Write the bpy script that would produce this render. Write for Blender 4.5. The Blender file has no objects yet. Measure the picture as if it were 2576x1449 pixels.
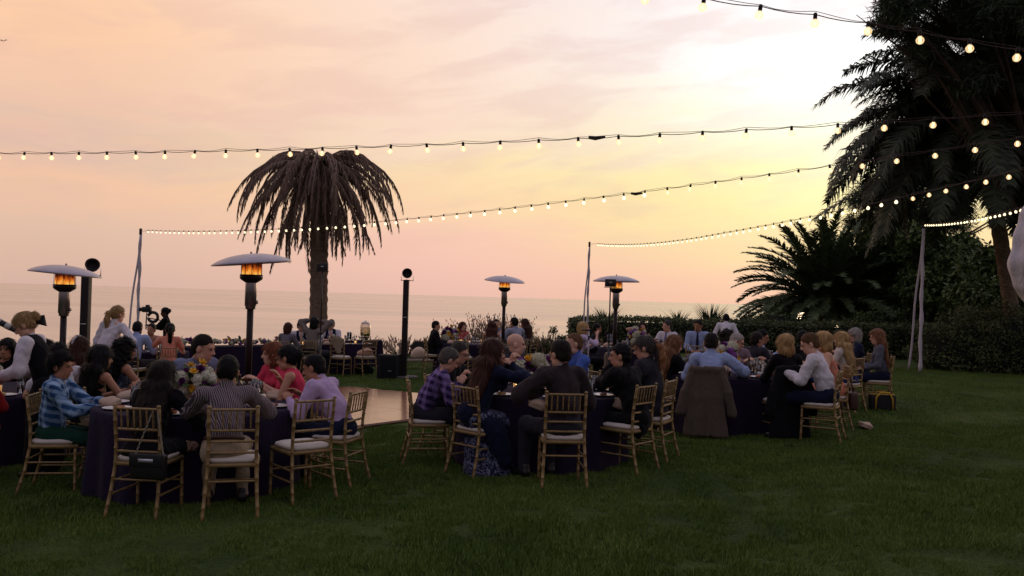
import bpy, bmesh, math, random, time
import numpy as np
from mathutils import Vector, Matrix
T_START = time.time()
random.seed(11)
rng = np.random.default_rng(11)
scene = bpy.context.scene
C = scene.collection
R = math.radians

# ------------------------------------------------------------------ camera
FPX = 2231.0                      # focal length in the units of a 2576 px wide picture
EYE = 1.80
ROLL, PITCH = R(1.65), R(0.6)
F0 = np.array([0, math.cos(PITCH), math.sin(PITCH)])
R0 = np.array([1.0, 0, 0])
U0 = np.array([0, -math.sin(PITCH), math.cos(PITCH)])
CR = R0 * math.cos(ROLL) + U0 * math.sin(ROLL)
CU = -R0 * math.sin(ROLL) + U0 * math.cos(ROLL)
cam_d = bpy.data.cameras.new('camera')
cam = bpy.data.objects.new('camera', cam_d)
C.objects.link(cam)
cam.matrix_world = Matrix(((CR[0], CU[0], -F0[0], 0), (CR[1], CU[1], -F0[1], 0), (CR[2], CU[2], -F0[2], EYE), (0, 0, 0, 1)))
cam_d.sensor_fit = 'HORIZONTAL'
cam_d.angle = 2 * math.atan(1288 / FPX)
cam_d.clip_start = 0.1
cam_d.clip_end = 60000
scene.camera = cam

# ------------------------------------------------------------------ render settings
scene.render.engine = 'CYCLES'
scene.view_settings.view_transform = 'Standard'
scene.view_settings.look = 'None'
scene.view_settings.exposure = 0.0
scene.view_settings.gamma = 1.0
scene.cycles.use_denoising = True
scene.cycles.max_bounces = 8
scene.cycles.transparent_max_bounces = 16
scene.cycles.sample_clamp_indirect = 4.0
scene.cycles.caustics_reflective = False
scene.cycles.caustics_refractive = False


def lin(r, g, b):
    f = lambda c: ((c / 255 + 0.055) / 1.055) ** 2.4 if c / 255 > 0.04045 else c / 255 / 12.92
    return (f(r), f(g), f(b), 1.0)


class NB:
    """a few helpers for writing node trees"""
    def __init__(self, nt):
        self.nt = nt

    def node(self, t, **kw):
        n = self.nt.nodes.new(t)
        for k, v in kw.items():
            setattr(n, k, v)
        return n

    def put(self, sock, v):
        if hasattr(v, 'is_output'):
            self.nt.links.new(v, sock)
        elif v is not None:
            sock.default_value = v

    def math(self, op, a, b=None, c=None, clamp=False):
        n = self.node('ShaderNodeMath', operation=op, use_clamp=clamp)
        self.put(n.inputs[0], a)
        if b is not None:
            self.put(n.inputs[1], b)
        if c is not None:
            self.put(n.inputs[2], c)
        return n.outputs[0]

    def ramp(self, fac, stops, interp='LINEAR'):
        n = self.node('ShaderNodeValToRGB')
        cr = n.color_ramp
        cr.interpolation = interp
        while len(cr.elements) < len(stops):
            cr.elements.new(0.5)
        for e, (p, c) in zip(cr.elements, stops):
            e.position = p
            e.color = c
        self.put(n.inputs[0], fac)
        return n.outputs[0]

    def mix(self, fac, a, b, blend='MIX'):
        n = self.node('ShaderNodeMix', data_type='RGBA', blend_type=blend)
        self.put(n.inputs[0], fac)
        self.put(n.inputs[6], a)
        self.put(n.inputs[7], b)
        return n.outputs[2]

    def noise(self, vec, scale, detail=3, rough=0.5, dist=0.0):
        n = self.node('ShaderNodeTexNoise')
        self.put(n.inputs['Vector'], vec)
        n.inputs['Scale'].default_value = scale
        n.inputs['Detail'].default_value = detail
        n.inputs['Roughness'].default_value = rough
        n.inputs['Distortion'].default_value = dist
        return n.outputs[0]

    def vmul(self, vec, s):
        n = self.node('ShaderNodeVectorMath', operation='MULTIPLY')
        self.put(n.inputs[0], vec)
        n.inputs[1].default_value = s
        return n.outputs[0]

    def smooth(self, x, a, b):
        n = self.node('ShaderNodeMapRange', interpolation_type='SMOOTHSTEP')
        self.put(n.inputs[0], x)
        n.inputs[1].default_value = a
        n.inputs[2].default_value = b
        return n.outputs[0]


# ------------------------------------------------------------------ sky: a hazy sunset, brightest to the right of the view
SUN_AZ, SUN_EL = R(24), R(3)
world = bpy.data.worlds.new('World')
scene.world = world
world.use_nodes = True
wn = NB(world.node_tree)
world.node_tree.nodes.clear()
tc = wn.node('ShaderNodeTexCoord')
sep = wn.node('ShaderNodeSeparateXYZ')
wn.put(sep.inputs[0], tc.outputs['Generated'])
dx, dy, dz = sep.outputs
hyp = wn.math('SQRT', wn.math('ADD', wn.math('MULTIPLY', dx, dx), wn.math('MULTIPLY', dy, dy)))
el = wn.math('ARCTAN2', dz, hyp)
az = wn.math('ARCTAN2', dx, dy)
cv = wn.node('ShaderNodeCombineXYZ')
wn.put(cv.inputs[0], az)
wn.put(cv.inputs[1], wn.math('MULTIPLY', wn.math('SUBTRACT', el, wn.math('MULTIPLY', az, 0.10)), 4.2))
wn.put(cv.inputs[2], dy)
n1 = wn.noise(cv.outputs[0], 2.2, 6, 0.6, 0.9)
n2 = wn.noise(cv.outputs[0], 7.5, 5, 0.55, 0.4)
warp = wn.math('ADD', wn.math('MULTIPLY', wn.math('SUBTRACT', n1, 0.5), 0.17), wn.math('MULTIPLY', wn.math('SUBTRACT', n2, 0.5), 0.07))
grow = wn.smooth(el, 0.0, 0.12)
elw = wn.math('ADD', el, wn.math('MULTIPLY', warp, grow))
t_el = wn.math('MULTIPLY', elw, 1 / 1.2, clamp=True)
ST = lambda L: [(e / 1.2, lin(*c)) for e, c in L]
left = wn.ramp(t_el, ST([(0, (214, 178, 163)), (.025, (221, 185, 164)), (.06, (225, 190, 168)), (.10, (243, 197, 166)), (.135, (226, 191, 172)), (.19, (244, 201, 172)), (.26, (254, 206, 168)), (.33, (255, 210, 172)), (.5, (222, 196, 190)), (.8, (178, 174, 192)), (1.2, (160, 164, 188))]))
cent = wn.ramp(t_el, ST([(0, (236, 190, 174)), (.025, (245, 196, 179)), (.06, (252, 204, 182)), (.095, (254, 218, 176)), (.135, (255, 228, 182)), (.165, (253, 226, 200)), (.19, (252, 222, 202)), (.26, (254, 228, 210)), (.33, (252, 229, 218)), (.5, (222, 206, 208)), (.8, (182, 180, 198)), (1.2, (160, 164, 188))]))
right = wn.ramp(t_el, ST([(0, (248, 197, 166)), (.025, (252, 206, 168)), (.06, (254, 222, 162)), (.095, (255, 236, 164)), (.135, (255, 242, 176)), (.17, (255, 249, 210)), (.21, (255, 254, 238)), (.25, (255, 255, 254)), (.33, (250, 246, 250)), (.5, (226, 216, 222)), (.8, (186, 184, 202)), (1.2, (160, 164, 188))]))
behind = wn.ramp(t_el, ST([(0, (84, 78, 88)), (.12, (104, 98, 110)), (.35, (128, 126, 142)), (1.2, (160, 164, 188))]))
front = wn.mix(wn.smooth(az, -0.52, 0.02), left, cent)
front = wn.mix(wn.smooth(az, -0.12, 0.34), front, right)
front = wn.mix(wn.smooth(az, 0.55, 1.2), front, cent)
sky = wn.mix(wn.smooth(dy, 0.62, -0.25), front, behind)
# thin cloud streaks: a little greyer and pinker where the veil is thicker
streak = wn.math('MULTIPLY', wn.smooth(n2, 0.42, 0.66), grow)
veil = wn.mix(wn.math('MULTIPLY', streak, 0.55), sky, wn.mix(0.55, sky, lin(226, 184, 172)))
# glow round the sun, hidden behind the cloud on the right
dot = wn.node('ShaderNodeVectorMath', operation='DOT_PRODUCT')
wn.put(dot.inputs[0], tc.outputs['Generated'])
gl_az, gl_el = R(21), R(12)
dot.inputs[1].default_value = (math.sin(gl_az) * math.cos(gl_el), math.cos(gl_az) * math.cos(gl_el), math.sin(gl_el))
glow = wn.math('MULTIPLY', wn.math('POWER', wn.math('MAXIMUM', dot.outputs[1], 0.0), 70.0), 0.22)
fin = wn.mix(1.0, veil, wn.mix(glow, (0, 0, 0, 1), (1.0, 0.96, 0.86, 1)), 'ADD')
bg = wn.node('ShaderNodeBackground')
wn.put(bg.inputs[0], fin)
bg.inputs[1].default_value = 1.0
wo = wn.node('ShaderNodeOutputWorld')
wn.put(wo.inputs[0], bg.outputs[0])
world.cycles.sampling_method = 'MANUAL'
world.cycles.sample_map_resolution = 512

sd = bpy.data.lights.new('sun', 'SUN')
sd.energy = 0.35
sd.angle = R(14)
sd.color = (1.0, 0.72, 0.45)
sun = bpy.data.objects.new('sun', sd)
C.objects.link(sun)
sun.rotation_euler = Vector((-math.sin(SUN_AZ) * math.cos(SUN_EL), -math.cos(SUN_AZ) * math.cos(SUN_EL), -math.sin(SUN_EL))).to_track_quat('-Z', 'Y').to_euler()


# ------------------------------------------------------------------ scene helpers
def ground(x, y):
    """height of the lawn: it falls gently towards the sea and to the left"""
    return 0.03 * max(-14.0, min(x, 5.0)) - 0.012 * (y - 9.0)


def at(u, v, Y):
    d = F0 + (u - 1288) / FPX * CR - (v - 724.5) / FPX * CU
    d = d / d[1]
    return Vector((d[0] * Y, Y, EYE + d[2] * Y))


def ax(u, Y):
    """x of something seen at column u, near the horizon, at distance Y"""
    return at(u, 724.5 + (u - 1288) * 0.0288 + 150, Y).x


def tag(o, label=None, cat=None, group=None, kind=None):
    if label: o['label'] = label
    if cat: o['category'] = cat
    if group: o['group'] = group
    if kind: o['kind'] = kind
    return o


def empty(name, loc=(0, 0, 0), rz=0.0, label=None, cat=None, group=None):
    o = bpy.data.objects.new(name, None)
    o.empty_display_size = 0.1
    C.objects.link(o)
    o.location = loc
    o.rotation_euler = (0, 0, rz)
    return tag(o, label, cat, group)


def link(name, me, parent=None, loc=None, rot=None):
    o = bpy.data.objects.new(name, me)
    C.objects.link(o)
    if parent: o.parent = parent
    if loc is not None: o.location = loc
    if rot is not None: o.rotation_euler = rot
    return o


def copy_tree(o, parent=None):
    c = o.copy()
    C.objects.link(c)
    if parent: c.parent = parent
    for ch in o.children:
        copy_tree(ch, c)
    return c


def np_mesh(name, verts, faces_list, mats=None, mat_idx=None, smooth=True):
    """verts (n,3); faces_list: list of int arrays (m,k) with k = 3 or 4"""
    me = bpy.data.meshes.new(name)
    verts = np.asarray(verts, dtype=np.float32)
    fl = [np.asarray(f, dtype=np.int32) for f in faces_list if len(f)]
    nl = sum(f.size for f in fl)
    nf = sum(len(f) for f in fl)
    me.vertices.add(len(verts))
    me.vertices.foreach_set('co', verts.ravel())
    me.loops.add(nl)
    me.loops.foreach_set('vertex_index', np.concatenate([f.ravel() for f in fl]))
    me.polygons.add(nf)
    tot = np.concatenate([np.full(len(f), f.shape[1], dtype=np.int32) for f in fl])
    st = np.concatenate([[0], np.cumsum(tot)[:-1]]).astype(np.int32)
    me.polygons.foreach_set('loop_start', st)
    me.polygons.foreach_set('loop_total', tot)
    me.polygons.foreach_set('use_smooth', np.full(nf, smooth, dtype=bool))
    if mat_idx is not None:
        me.polygons.foreach_set('material_index', np.asarray(mat_idx, dtype=np.int32))
    for m in (mats or []):
        me.materials.append(m)
    me.update(calc_edges=True)
    return me


class MB:
    """collects simple shapes into one mesh"""
    def __init__(self):
        self.v, self.q, self.t, self.n = [], [], [], 0

    def add(self, v, q=(), t=()):
        v = np.asarray(v, dtype=float)
        if len(q): self.q.append(np.asarray(q) + self.n)
        if len(t): self.t.append(np.asarray(t) + self.n)
        self.v.append(v)
        self.n += len(v)
        return self

    def box(self, c, s, rz=0.0, bev=0.0):
        hx, hy, hz = s[0] / 2, s[1] / 2, s[2] / 2
        if bev <= 0:
            v = np.array([[x, y, z] for x in (-hx, hx) for y in (-hy, hy) for z in (-hz, hz)])
            q = [[0, 1, 3, 2], [4, 6, 7, 5], [0, 4, 5, 1], [2, 3, 7, 6], [0, 2, 6, 4], [1, 5, 7, 3]]
            t = []
        else:
            bm = bmesh.new()
            bmesh.ops.create_cube(bm, size=1)
            bmesh.ops.scale(bm, vec=s, verts=bm.verts)
            bmesh.ops.bevel(bm, geom=bm.edges, offset=bev, segments=2, affect='EDGES', profile=0.6)
            v = np.array([w.co[:] for w in bm.verts])
            q = [[w.index for w in f.verts] for f in bm.faces if len(f.verts) == 4]
            t = [[w.index for w in f.verts] for f in bm.faces if len(f.verts) == 3]
            for f in bm.faces:
                if len(f.verts) > 4:
                    ids = [w.index for w in f.verts]
                    t += [[ids[0], ids[k], ids[k + 1]] for k in range(1, len(ids) - 1)]
            bm.free()
        if rz:
            cz, sz = math.cos(rz), math.sin(rz)
            v = v @ np.array([[cz, sz, 0], [-sz, cz, 0], [0, 0, 1]])
        return self.add(v + np.array(c), q, t)

    def tube(self, pts, rad, seg=8, caps=True):
        pts = np.asarray(pts, dtype=float)
        n = len(pts)
        rad = np.broadcast_to(np.asarray(rad, dtype=float), (n,))
        tg = np.gradient(pts, axis=0)
        tg /= np.linalg.norm(tg, axis=1)[:, None] + 1e-9
        ref = np.array([0, 0, 1.0]) if abs(tg[:, 2]).mean() < 0.8 else np.array([1.0, 0, 0])
        s = np.cross(tg, ref)
        s /= np.linalg.norm(s, axis=1)[:, None] + 1e-9
        w = np.cross(s, tg)
        a = np.arange(seg) * 2 * math.pi / seg
        v = (pts[:, None] + rad[:, None, None] * (np.cos(a)[None, :, None] * s[:, None] + np.sin(a)[None, :, None] * w[:, None])).reshape(-1, 3)
        i = np.arange(n - 1)[:, None] * seg
        j = np.arange(seg)[None]
        j2 = (j + 1) % seg
        q = np.stack([i + j, i + j2, i + seg + j2, i + seg + j], -1).reshape(-1, 4)
        t = []
        if caps:
            v = np.vstack([v, pts[:1], pts[-1:]])
            b = n * seg
            t = [[b, (k + 1) % seg, k] for k in range(seg)] + [[b + 1, (n - 1) * seg + k, (n - 1) * seg + (k + 1) % seg] for k in range(seg)]
        return self.add(v, q, t)

    def lathe(self, prof, seg=16, c=(0, 0, 0), wob=None):
        """prof: list of (r, z) from bottom to top"""
        prof = np.asarray(prof, dtype=float)
        n = len(prof)
        a = np.arange(seg) * 2 * math.pi / seg
        v = np.stack([prof[:, 0][:, None] * np.cos(a), prof[:, 0][:, None] * np.sin(a), np.broadcast_to(prof[:, 1][:, None], (n, seg))], -1).reshape(-1, 3)
        i = np.arange(n - 1)[:, None] * seg
        j = np.arange(seg)[None]
        j2 = (j + 1) % seg
        q = np.stack([i + j, i + j2, i + seg + j2, i + seg + j], -1).reshape(-1, 4)
        return self.add(v + np.array(c), q)

    def build(self, name, m=None, parent=None, smooth=True, loc=None, rot=None):
        return link(name, self.mesh(name, m, smooth), parent, loc, rot)

    def mesh(self, name, m=None, smooth=True):
        fl = []
        if self.q: fl.append(np.vstack(self.q))
        if self.t: fl.append(np.vstack(self.t))
        return np_mesh(name, np.vstack(self.v), fl, [m] if m else [], None, smooth)


# ------------------------------------------------------------------ materials
MATS = {}


def mat(name, col, rough=0.7, metal=0.0, spec=0.4, bump=0.0, bscale=40.0, vary=0.0, vscale=8.0, stretch=(1, 1, 1), sheen=0.0, coat=0.0):
    if name in MATS:
        return MATS[name]
    m = bpy.data.materials.new(name)
    m.use_nodes = True
    nb = NB(m.node_tree)
    b = m.node_tree.nodes['Principled BSDF']
    col = tuple(col)[:3] + (1.0,)
    b.inputs['Base Color'].default_value = col
    b.inputs['Roughness'].default_value = rough
    b.inputs['Metallic'].default_value = metal
    b.inputs['Specular IOR Level'].default_value = spec
    if sheen: b.inputs['Sheen Weight'].default_value = sheen
    if coat: b.inputs['Coat Weight'].default_value = coat
    if bump or vary:
        t = nb.node('ShaderNodeTexCoord')
        vec = nb.vmul(t.outputs['Object'], stretch)
        if vary:
            n = nb.noise(vec, vscale, 4, 0.6)
            d = tuple(c * (1 - vary) for c in col[:3]) + (1,)
            l = tuple(min(1, c * (1 + vary)) for c in col[:3]) + (1,)
            nb.put(b.inputs['Base Color'], nb.ramp(n, [(0.3, d), (0.7, l)]))
        if bump:
            n = nb.noise(vec, bscale, 4, 0.6)
            bp = nb.node('ShaderNodeBump')
            bp.inputs['Strength'].default_value = min(1.0, bump)
            bp.inputs['Distance'].default_value = 0.01
            nb.put(bp.inputs['Height'], n)
            nb.put(b.inputs['Normal'], bp.outputs[0])
    MATS[name] = m
    return m


def emit(name, col, strength):
    if name in MATS:
        return MATS[name]
    m = bpy.data.materials.new(name)
    m.use_nodes = True
    nt = m.node_tree
    nt.nodes.clear()
    e = nt.nodes.new('ShaderNodeEmission')
    e.inputs[0].default_value = tuple(col)[:3] + (1,)
    e.inputs[1].default_value = strength
    o = nt.nodes.new('ShaderNodeOutputMaterial')
    nt.links.new(e.outputs[0], o.inputs[0])
    m.cycles.emission_sampling = 'NONE'
    MATS[name] = m
    return m


def glass(name, tint=(1, 1, 1), rough=0.03, refl=0.5, glow=None):
    if name in MATS:
        return MATS[name]
    m = bpy.data.materials.new(name)
    m.use_nodes = True
    nt = m.node_tree
    nt.nodes.clear()
    nb = NB(nt)
    tr = nb.node('ShaderNodeBsdfTransparent')
    tr.inputs[0].default_value = tuple(tint) + (1,)
    gl = nb.node('ShaderNodeBsdfGlossy')
    gl.inputs['Color'].default_value = (1, 1, 1, 1)
    gl.inputs['Roughness'].default_value = rough
    lw = nb.node('ShaderNodeLayerWeight')
    lw.inputs[0].default_value = 0.35
    mx = nb.node('ShaderNodeMixShader')
    nb.put(mx.inputs[0], nb.math('ADD', nb.math('MULTIPLY', lw.outputs['Fresnel'], refl), 0.06, clamp=True))
    nb.put(mx.inputs[1], tr.outputs[0])
    nb.put(mx.inputs[2], gl.outputs[0])
    last = mx.outputs[0]
    if glow:
        e = nb.node('ShaderNodeEmission')
        e.inputs[0].default_value = tuple(glow[0]) + (1,)
        e.inputs[1].default_value = glow[1]
        ad = nb.node('ShaderNodeAddShader')
        nb.put(ad.inputs[0], last)
        nb.put(ad.inputs[1], e.outputs[0])
        last = ad.outputs[0]
        m.cycles.emission_sampling = 'NONE'
    o = nb.node('ShaderNodeOutputMaterial')
    nb.put(o.inputs[0], last)
    MATS[name] = m
    return m


def cloth(name, col, kind='plain', col2=(0, 0, 0), period=0.02):
    """woven fabric; stripes and checks are printed in the garment's own coordinates"""
    if name in MATS:
        return MATS[name]
    m = mat(name, col, 0.9, 0, 0.14, 0.5, 60, 0.0, 8, sheen=0.04)
    nt = m.node_tree
    nb = NB(nt)
    b = nt.nodes['Principled BSDF']
    t = nb.node('ShaderNodeTexCoord')
    c1, c2 = tuple(col)[:3] + (1,), tuple(col2)[:3] + (1,)
    # creases as bump: long soft noise
    n = nb.noise(nb.vmul(t.outputs['Object'], (1, 1, 0.55)), 17, 4, 0.55, 0.8)
    bp = nb.node('ShaderNodeBump')
    bp.inputs['Strength'].default_value = 0.7
    bp.inputs['Distance'].default_value = 0.022
    nb.put(bp.inputs['Height'], n)
    nb.put(b.inputs['Normal'], bp.outputs[0])
    if kind != 'plain':
        s = nb.node('ShaderNodeSeparateXYZ')
        wob = nb.node('ShaderNodeVectorMath', operation='ADD')
        nb.put(wob.inputs[0], t.outputs['Object'])
        sc = nb.node('ShaderNodeVectorMath', operation='SCALE')
        nz = nb.node('ShaderNodeTexNoise')
        nz.inputs['Scale'].default_value = 6
        nb.put(nz.inputs['Vector'], t.outputs['Object'])
        nb.put(sc.inputs[0], nz.outputs['Color'])
        sc.inputs['Scale'].default_value = 0.03
        nb.put(wob.inputs[1], sc.outputs[0])
        nb.put(s.inputs[0], wob.outputs[0])
        k = 2 * math.pi / period
        sx = nb.math('SINE', nb.math('MULTIPLY', nb.math('ADD', s.outputs[0], nb.math('MULTIPLY', s.outputs[1], 0.55)), k))
        sz = nb.math('SINE', nb.math('MULTIPLY', nb.math('ADD', s.outputs[2], nb.math('MULTIPLY', s.outputs[1], 0.3)), k))
        if kind == 'stripe':
            f = nb.smooth(sx, -0.3, 0.5)
        elif kind == 'check':
            f = nb.math('ADD', nb.math('MULTIPLY', nb.smooth(sx, -0.2, 0.4), 0.5), nb.math('MULTIPLY', nb.smooth(sz, -0.2, 0.4), 0.5))
        elif kind == 'print':
            n3 = nb.noise(t.outputs['Object'], 1 / period, 3, 0.6, 1.5)
            f = nb.smooth(n3, 0.5, 0.56)
        nb.put(b.inputs['Base Color'], nb.mix(f, c1, c2))
    MATS[name] = m
    return m


# ================================================================== THE SETTING
def lawn_edge(x):
    t = min(1, max(0, (x - 0.5) / 2.5))
    return 28.0 + (t * t * (3 - 2 * t)) * 9.0


GRASS_A, GRASS_B = lin(58, 78, 40), lin(84, 102, 56)


def make_lawn_mat():
    m = bpy.data.materials.new('lawn_turf')
    m.use_nodes = True
    nb = NB(m.node_tree)
    b = m.node_tree.nodes['Principled BSDF']
    t = nb.node('ShaderNodeTexCoord')
    n1 = nb.noise(t.outputs['Object'], 0.9, 5, 0.6, 0.4)
    n2 = nb.noise(t.outputs['Object'], 34, 4, 0.7)
    c = nb.ramp(n1, [(0.3, lin(54, 76, 30)), (0.5, lin(78, 100, 40)), (0.72, lin(104, 118, 58))])
    c = nb.mix(nb.smooth(n2, 0.3, 0.7), nb.mix(0.6, c, (0.012, 0.018, 0.008, 1)), c)
    nb.put(b.inputs['Base Color'], c)
    b.inputs['Roughness'].default_value = 0.9
    b.inputs['Specular IOR Level'].default_value = 0.15
    bp = nb.node('ShaderNodeBump')
    bp.inputs['Strength'].default_value = 1.0
    bp.inputs['Distance'].default_value = 0.05
    nb.put(bp.inputs['Height'], n2)
    nb.put(b.inputs['Normal'], bp.outputs[0])
    return m


lawn_mat = make_lawn_mat()
xs = np.concatenate([np.linspace(-60, -16, 12), np.linspace(-15, 20, 71), np.linspace(21, 70, 14)])
vv, nx, ny = [], len(xs), 80
for x in xs:
    E_ = lawn_edge(x)
    for k in range(ny):
        y = -40 + (E_ + 40) * (k / (ny - 1)) ** 0.7
        vv.append((x, y, ground(x, y) + 0.012 * math.sin(x * 1.3 + y * 0.7) + 0.01 * math.sin(y * 1.9 - x * 0.8)))
q = [[i * ny + j, (i + 1) * ny + j, (i + 1) * ny + j + 1, i * ny + j + 1] for i in range(nx - 1) for j in range(ny - 1)]
o = link('lawn', np_mesh('lawn', vv, [q], [lawn_mat]))
o['kind'] = 'structure'

# the bluff beyond the lawn: drops to the sea on the left, carries the garden on the right
bluff_mat = mat('bluff_soil', lin(84, 82, 58), 0.95, 0, 0.1, 0.8, 2.0, 0.4, 1.2)
vv, ny = [], 30
for x in xs:
    E_ = lawn_edge(x)
    for k in range(ny):
        y = E_ + 0.004 + 90 * (k / (ny - 1)) ** 1.5
        d = y - E_
        f = min(1, max(0, (x - 5) / 8))
        f = f * f * (3 - 2 * f)
        fall = min(17.0, 0.55 * max(0, d - 0.5)) * (1 - f) + f * 0.03 * d
        vv.append((x, y, ground(x, E_) - 0.02 - fall + 0.15 * math.sin(x * 0.9 + y) * min(1, d / 3)))
q = [[i * ny + j, (i + 1) * ny + j, (i + 1) * ny + j + 1, i * ny + j + 1] for i in range(nx - 1) for j in range(ny - 1)]
o = link('hillside', np_mesh('hillside', vv, [q], [bluff_mat]))
o['kind'] = 'structure'


def make_sea():
    m = bpy.data.materials.new('sea_water')
    m.use_nodes = True
    nb = NB(m.node_tree)
    b = m.node_tree.nodes['Principled BSDF']
    b.inputs['Base Color'].default_value = (0.53, 0.40, 0.33, 1)  # warm pale base paints in the brightness of reflected sky and haze
    b.inputs['Roughness'].default_value = 0.13
    b.inputs['IOR'].default_value = 1.45
    b.inputs['Specular IOR Level'].default_value = 0.9
    g = nb.node('ShaderNodeNewGeometry')
    # long low swells: bands that run parallel to the shore, wider with distance
    vec = nb.vmul(g.outputs['Position'], (0.0011, 0.0085, 0.0))
    w1 = nb.noise(vec, 1.0, 5, 0.6, 0.6)
    vec2 = nb.vmul(g.outputs['Position'], (0.05, 0.22, 0.0))
    w2 = nb.noise(vec2, 1.0, 4, 0.6, 0.3)
    vec3 = nb.vmul(g.outputs['Position'], (0.00022, 0.0016, 0.0))
    w3 = nb.noise(vec3, 1.0, 4, 0.6, 0.6)
    h = nb.math('ADD', nb.math('MULTIPLY', w2, 0.30), nb.math('ADD', nb.math('MULTIPLY', w1, 3.4), nb.math('MULTIPLY', w3, 17.0)))
    bp = nb.node('ShaderNodeBump')
    bp.inputs['Strength'].default_value = 0.25
    bp.inputs['Distance'].default_value = 1.0
    nb.put(bp.inputs['Height'], h)
    nb.put(b.inputs['Normal'], bp.outputs[0])
    # slicks of smooth water between ruffled stretches
    nb.put(b.inputs['Roughness'], nb.ramp(nb.math('ADD', nb.math('MULTIPLY', w1, 0.5), nb.math('MULTIPLY', w3, 0.5)), [(0.40, (0.12, 0.12, 0.12, 1)), (0.60, (0.24, 0.24, 0.24, 1))]))
    ys = [20, 200, 800, 3000, 10000, 40000]
    v, q = [], []
    for y in ys:
        for x in (-1.6, 1.6):
            v.append((x * (y + 400), y, -16.0))
    for k in range(len(ys) - 1):
        q.append([2 * k, 2 * k + 1, 2 * k + 3, 2 * k + 2])
    o = link('sea', np_mesh('sea', v, [q], [m]))
    o['kind'] = 'structure'


make_sea()

# kerb along the edge of the lawn
mb = MB()
kx = np.linspace(-20, 2.6, 46)
mb.tube([(x, lawn_edge(x) - 0.08, ground(x, 28) + 0.03) for x in kx], 0.075, 6)
o = mb.build('kerb', mat('kerb_stone', lin(150, 132, 118), 0.9, vary=0.3, bump=0.4))
o['kind'] = 'structure'


def grass_blades():
    """tufts of mown grass over the near lawn: one small tuft scattered by geometry nodes"""
    g = np.random.default_rng(3)
    gm = bpy.data.materials.new('grass_blade')
    gm.use_nodes = True
    nb = NB(gm.node_tree)
    b = gm.node_tree.nodes['Principled BSDF']
    oi = nb.node('ShaderNodeObjectInfo')
    geo = nb.node('ShaderNodeNewGeometry')
    n1 = nb.noise(geo.outputs['Position'], 0.9, 5, 0.68, 0.8)
    c = nb.ramp(nb.math('ADD', nb.math('MULTIPLY', n1, 0.7), nb.math('MULTIPLY', geo.outputs['Random Per Island'], 0.3)),
                [(0.22, lin(64, 88, 34)), (0.5, lin(88, 112, 44)), (0.7, lin(116, 130, 58)), (0.92, lin(166, 156, 104))])
    nb.put(b.inputs['Base Color'], c)
    b.inputs['Roughness'].default_value = 0.6
    b.inputs['Specular IOR Level'].default_value = 0.25

    def patch(name, n, size, h):
        p = g.uniform(-size / 2, size / 2, (n, 2))
        hh = h * g.uniform(0.5, 1.25, n)
        a = g.uniform(0, 2 * math.pi, n)
        ln = g.normal(0, 0.5, (n, 2)) * hh[:, None] * 0.8
        w = 0.0045 * g.uniform(0.7, 1.4, n)
        cx, sx_ = np.cos(a) * w, np.sin(a) * w
        v = np.zeros((n, 3, 3))
        v[:, 0, 0] = p[:, 0] - cx; v[:, 0, 1] = p[:, 1] - sx_
        v[:, 1, 0] = p[:, 0] + cx; v[:, 1, 1] = p[:, 1] + sx_
        v[:, 2, 0] = p[:, 0] + ln[:, 0]; v[:, 2, 1] = p[:, 1] + ln[:, 1]
        v[:, 2, 2] = hh
        v[:, :2, 2] = -0.01
        return np_mesh(name, v.reshape(-1, 3), [np.arange(3 * n).reshape(-1, 3)], [gm], None, False)
    for nm, me, y0, y1, step, half in (('near', patch('grass_tuft', 900, 0.42, 0.032), 4.6, 13.0, 0.36, 0.62),
                                       ('far', patch('grass_tuft', 380, 0.8, 0.042), 13.0, 27.6, 0.62, 0.62)):
        src = bpy.data.objects.new('grass_tuft', me)      # only the source of the scatter: never linked to the scene itself
        pts = []
        y = y0
        while y < y1:
            x = -half * y - 0.6
            while x < half * y + 0.6:
                px, py = x + g.uniform(-.12, .12), y + g.uniform(-.12, .12)
                if not in_floor(px, py, 0.25):
                    pts.append((px, py, ground(px, py)))
                x += step
            y += step
        pm = bpy.data.meshes.new('grass')
        pm.from_pydata(pts, [], [])
        ob = bpy.data.objects.new('grass', pm)
        C.objects.link(ob)
        ob['kind'] = 'stuff'
        ob['label'] = 'short mown grass of the lawn'
        ng = bpy.data.node_groups.new('scatter_grass', 'GeometryNodeTree')
        ng.interface.new_socket('Geometry', in_out='INPUT', socket_type='NodeSocketGeometry')
        ng.interface.new_socket('Geometry', in_out='OUTPUT', socket_type='NodeSocketGeometry')
        N = ng.nodes.new
        gi, go = N('NodeGroupInput'), N('NodeGroupOutput')
        inst, oi_, rv, sv = N('GeometryNodeInstanceOnPoints'), N('GeometryNodeObjectInfo'), N('FunctionNodeRandomValue'), N('FunctionNodeRandomValue')
        oi_.inputs['Object'].default_value = src
        rv.data_type = 'FLOAT_VECTOR'
        rv.inputs[0].default_value = (0, 0, 0)
        rv.inputs[1].default_value = (0.06, 0.06, 6.283)
        sv.data_type = 'FLOAT'
        sv.inputs[2].default_value = 0.85
        sv.inputs[3].default_value = 1.2
        L = ng.links.new
        L(gi.outputs[0], inst.inputs['Points'])
        L(oi_.outputs['Geometry'], inst.inputs['Instance'])
        L(rv.outputs[0], inst.inputs['Rotation'])
        L(sv.outputs[1], inst.inputs['Scale'])
        L(inst.outputs[0], go.inputs[0])
        md = ob.modifiers.new('scatter', 'NODES')
        md.node_group = ng


# dance floor: a square of wooden panels laid on the grass, turned to the tables
FL_C, FL_D = np.array([-1.72, 12.82]), np.array([0.664, 0.748])
FL_N = np.array([-FL_D[1], FL_D[0]])


def in_floor(x, y, m=0.0):
    d = np.array([x, y]) - FL_C
    a, b = d @ FL_D, d @ FL_N
    return -2.0 - m < a < 3.2 + m and -m < b < 5.0 + m


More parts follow.
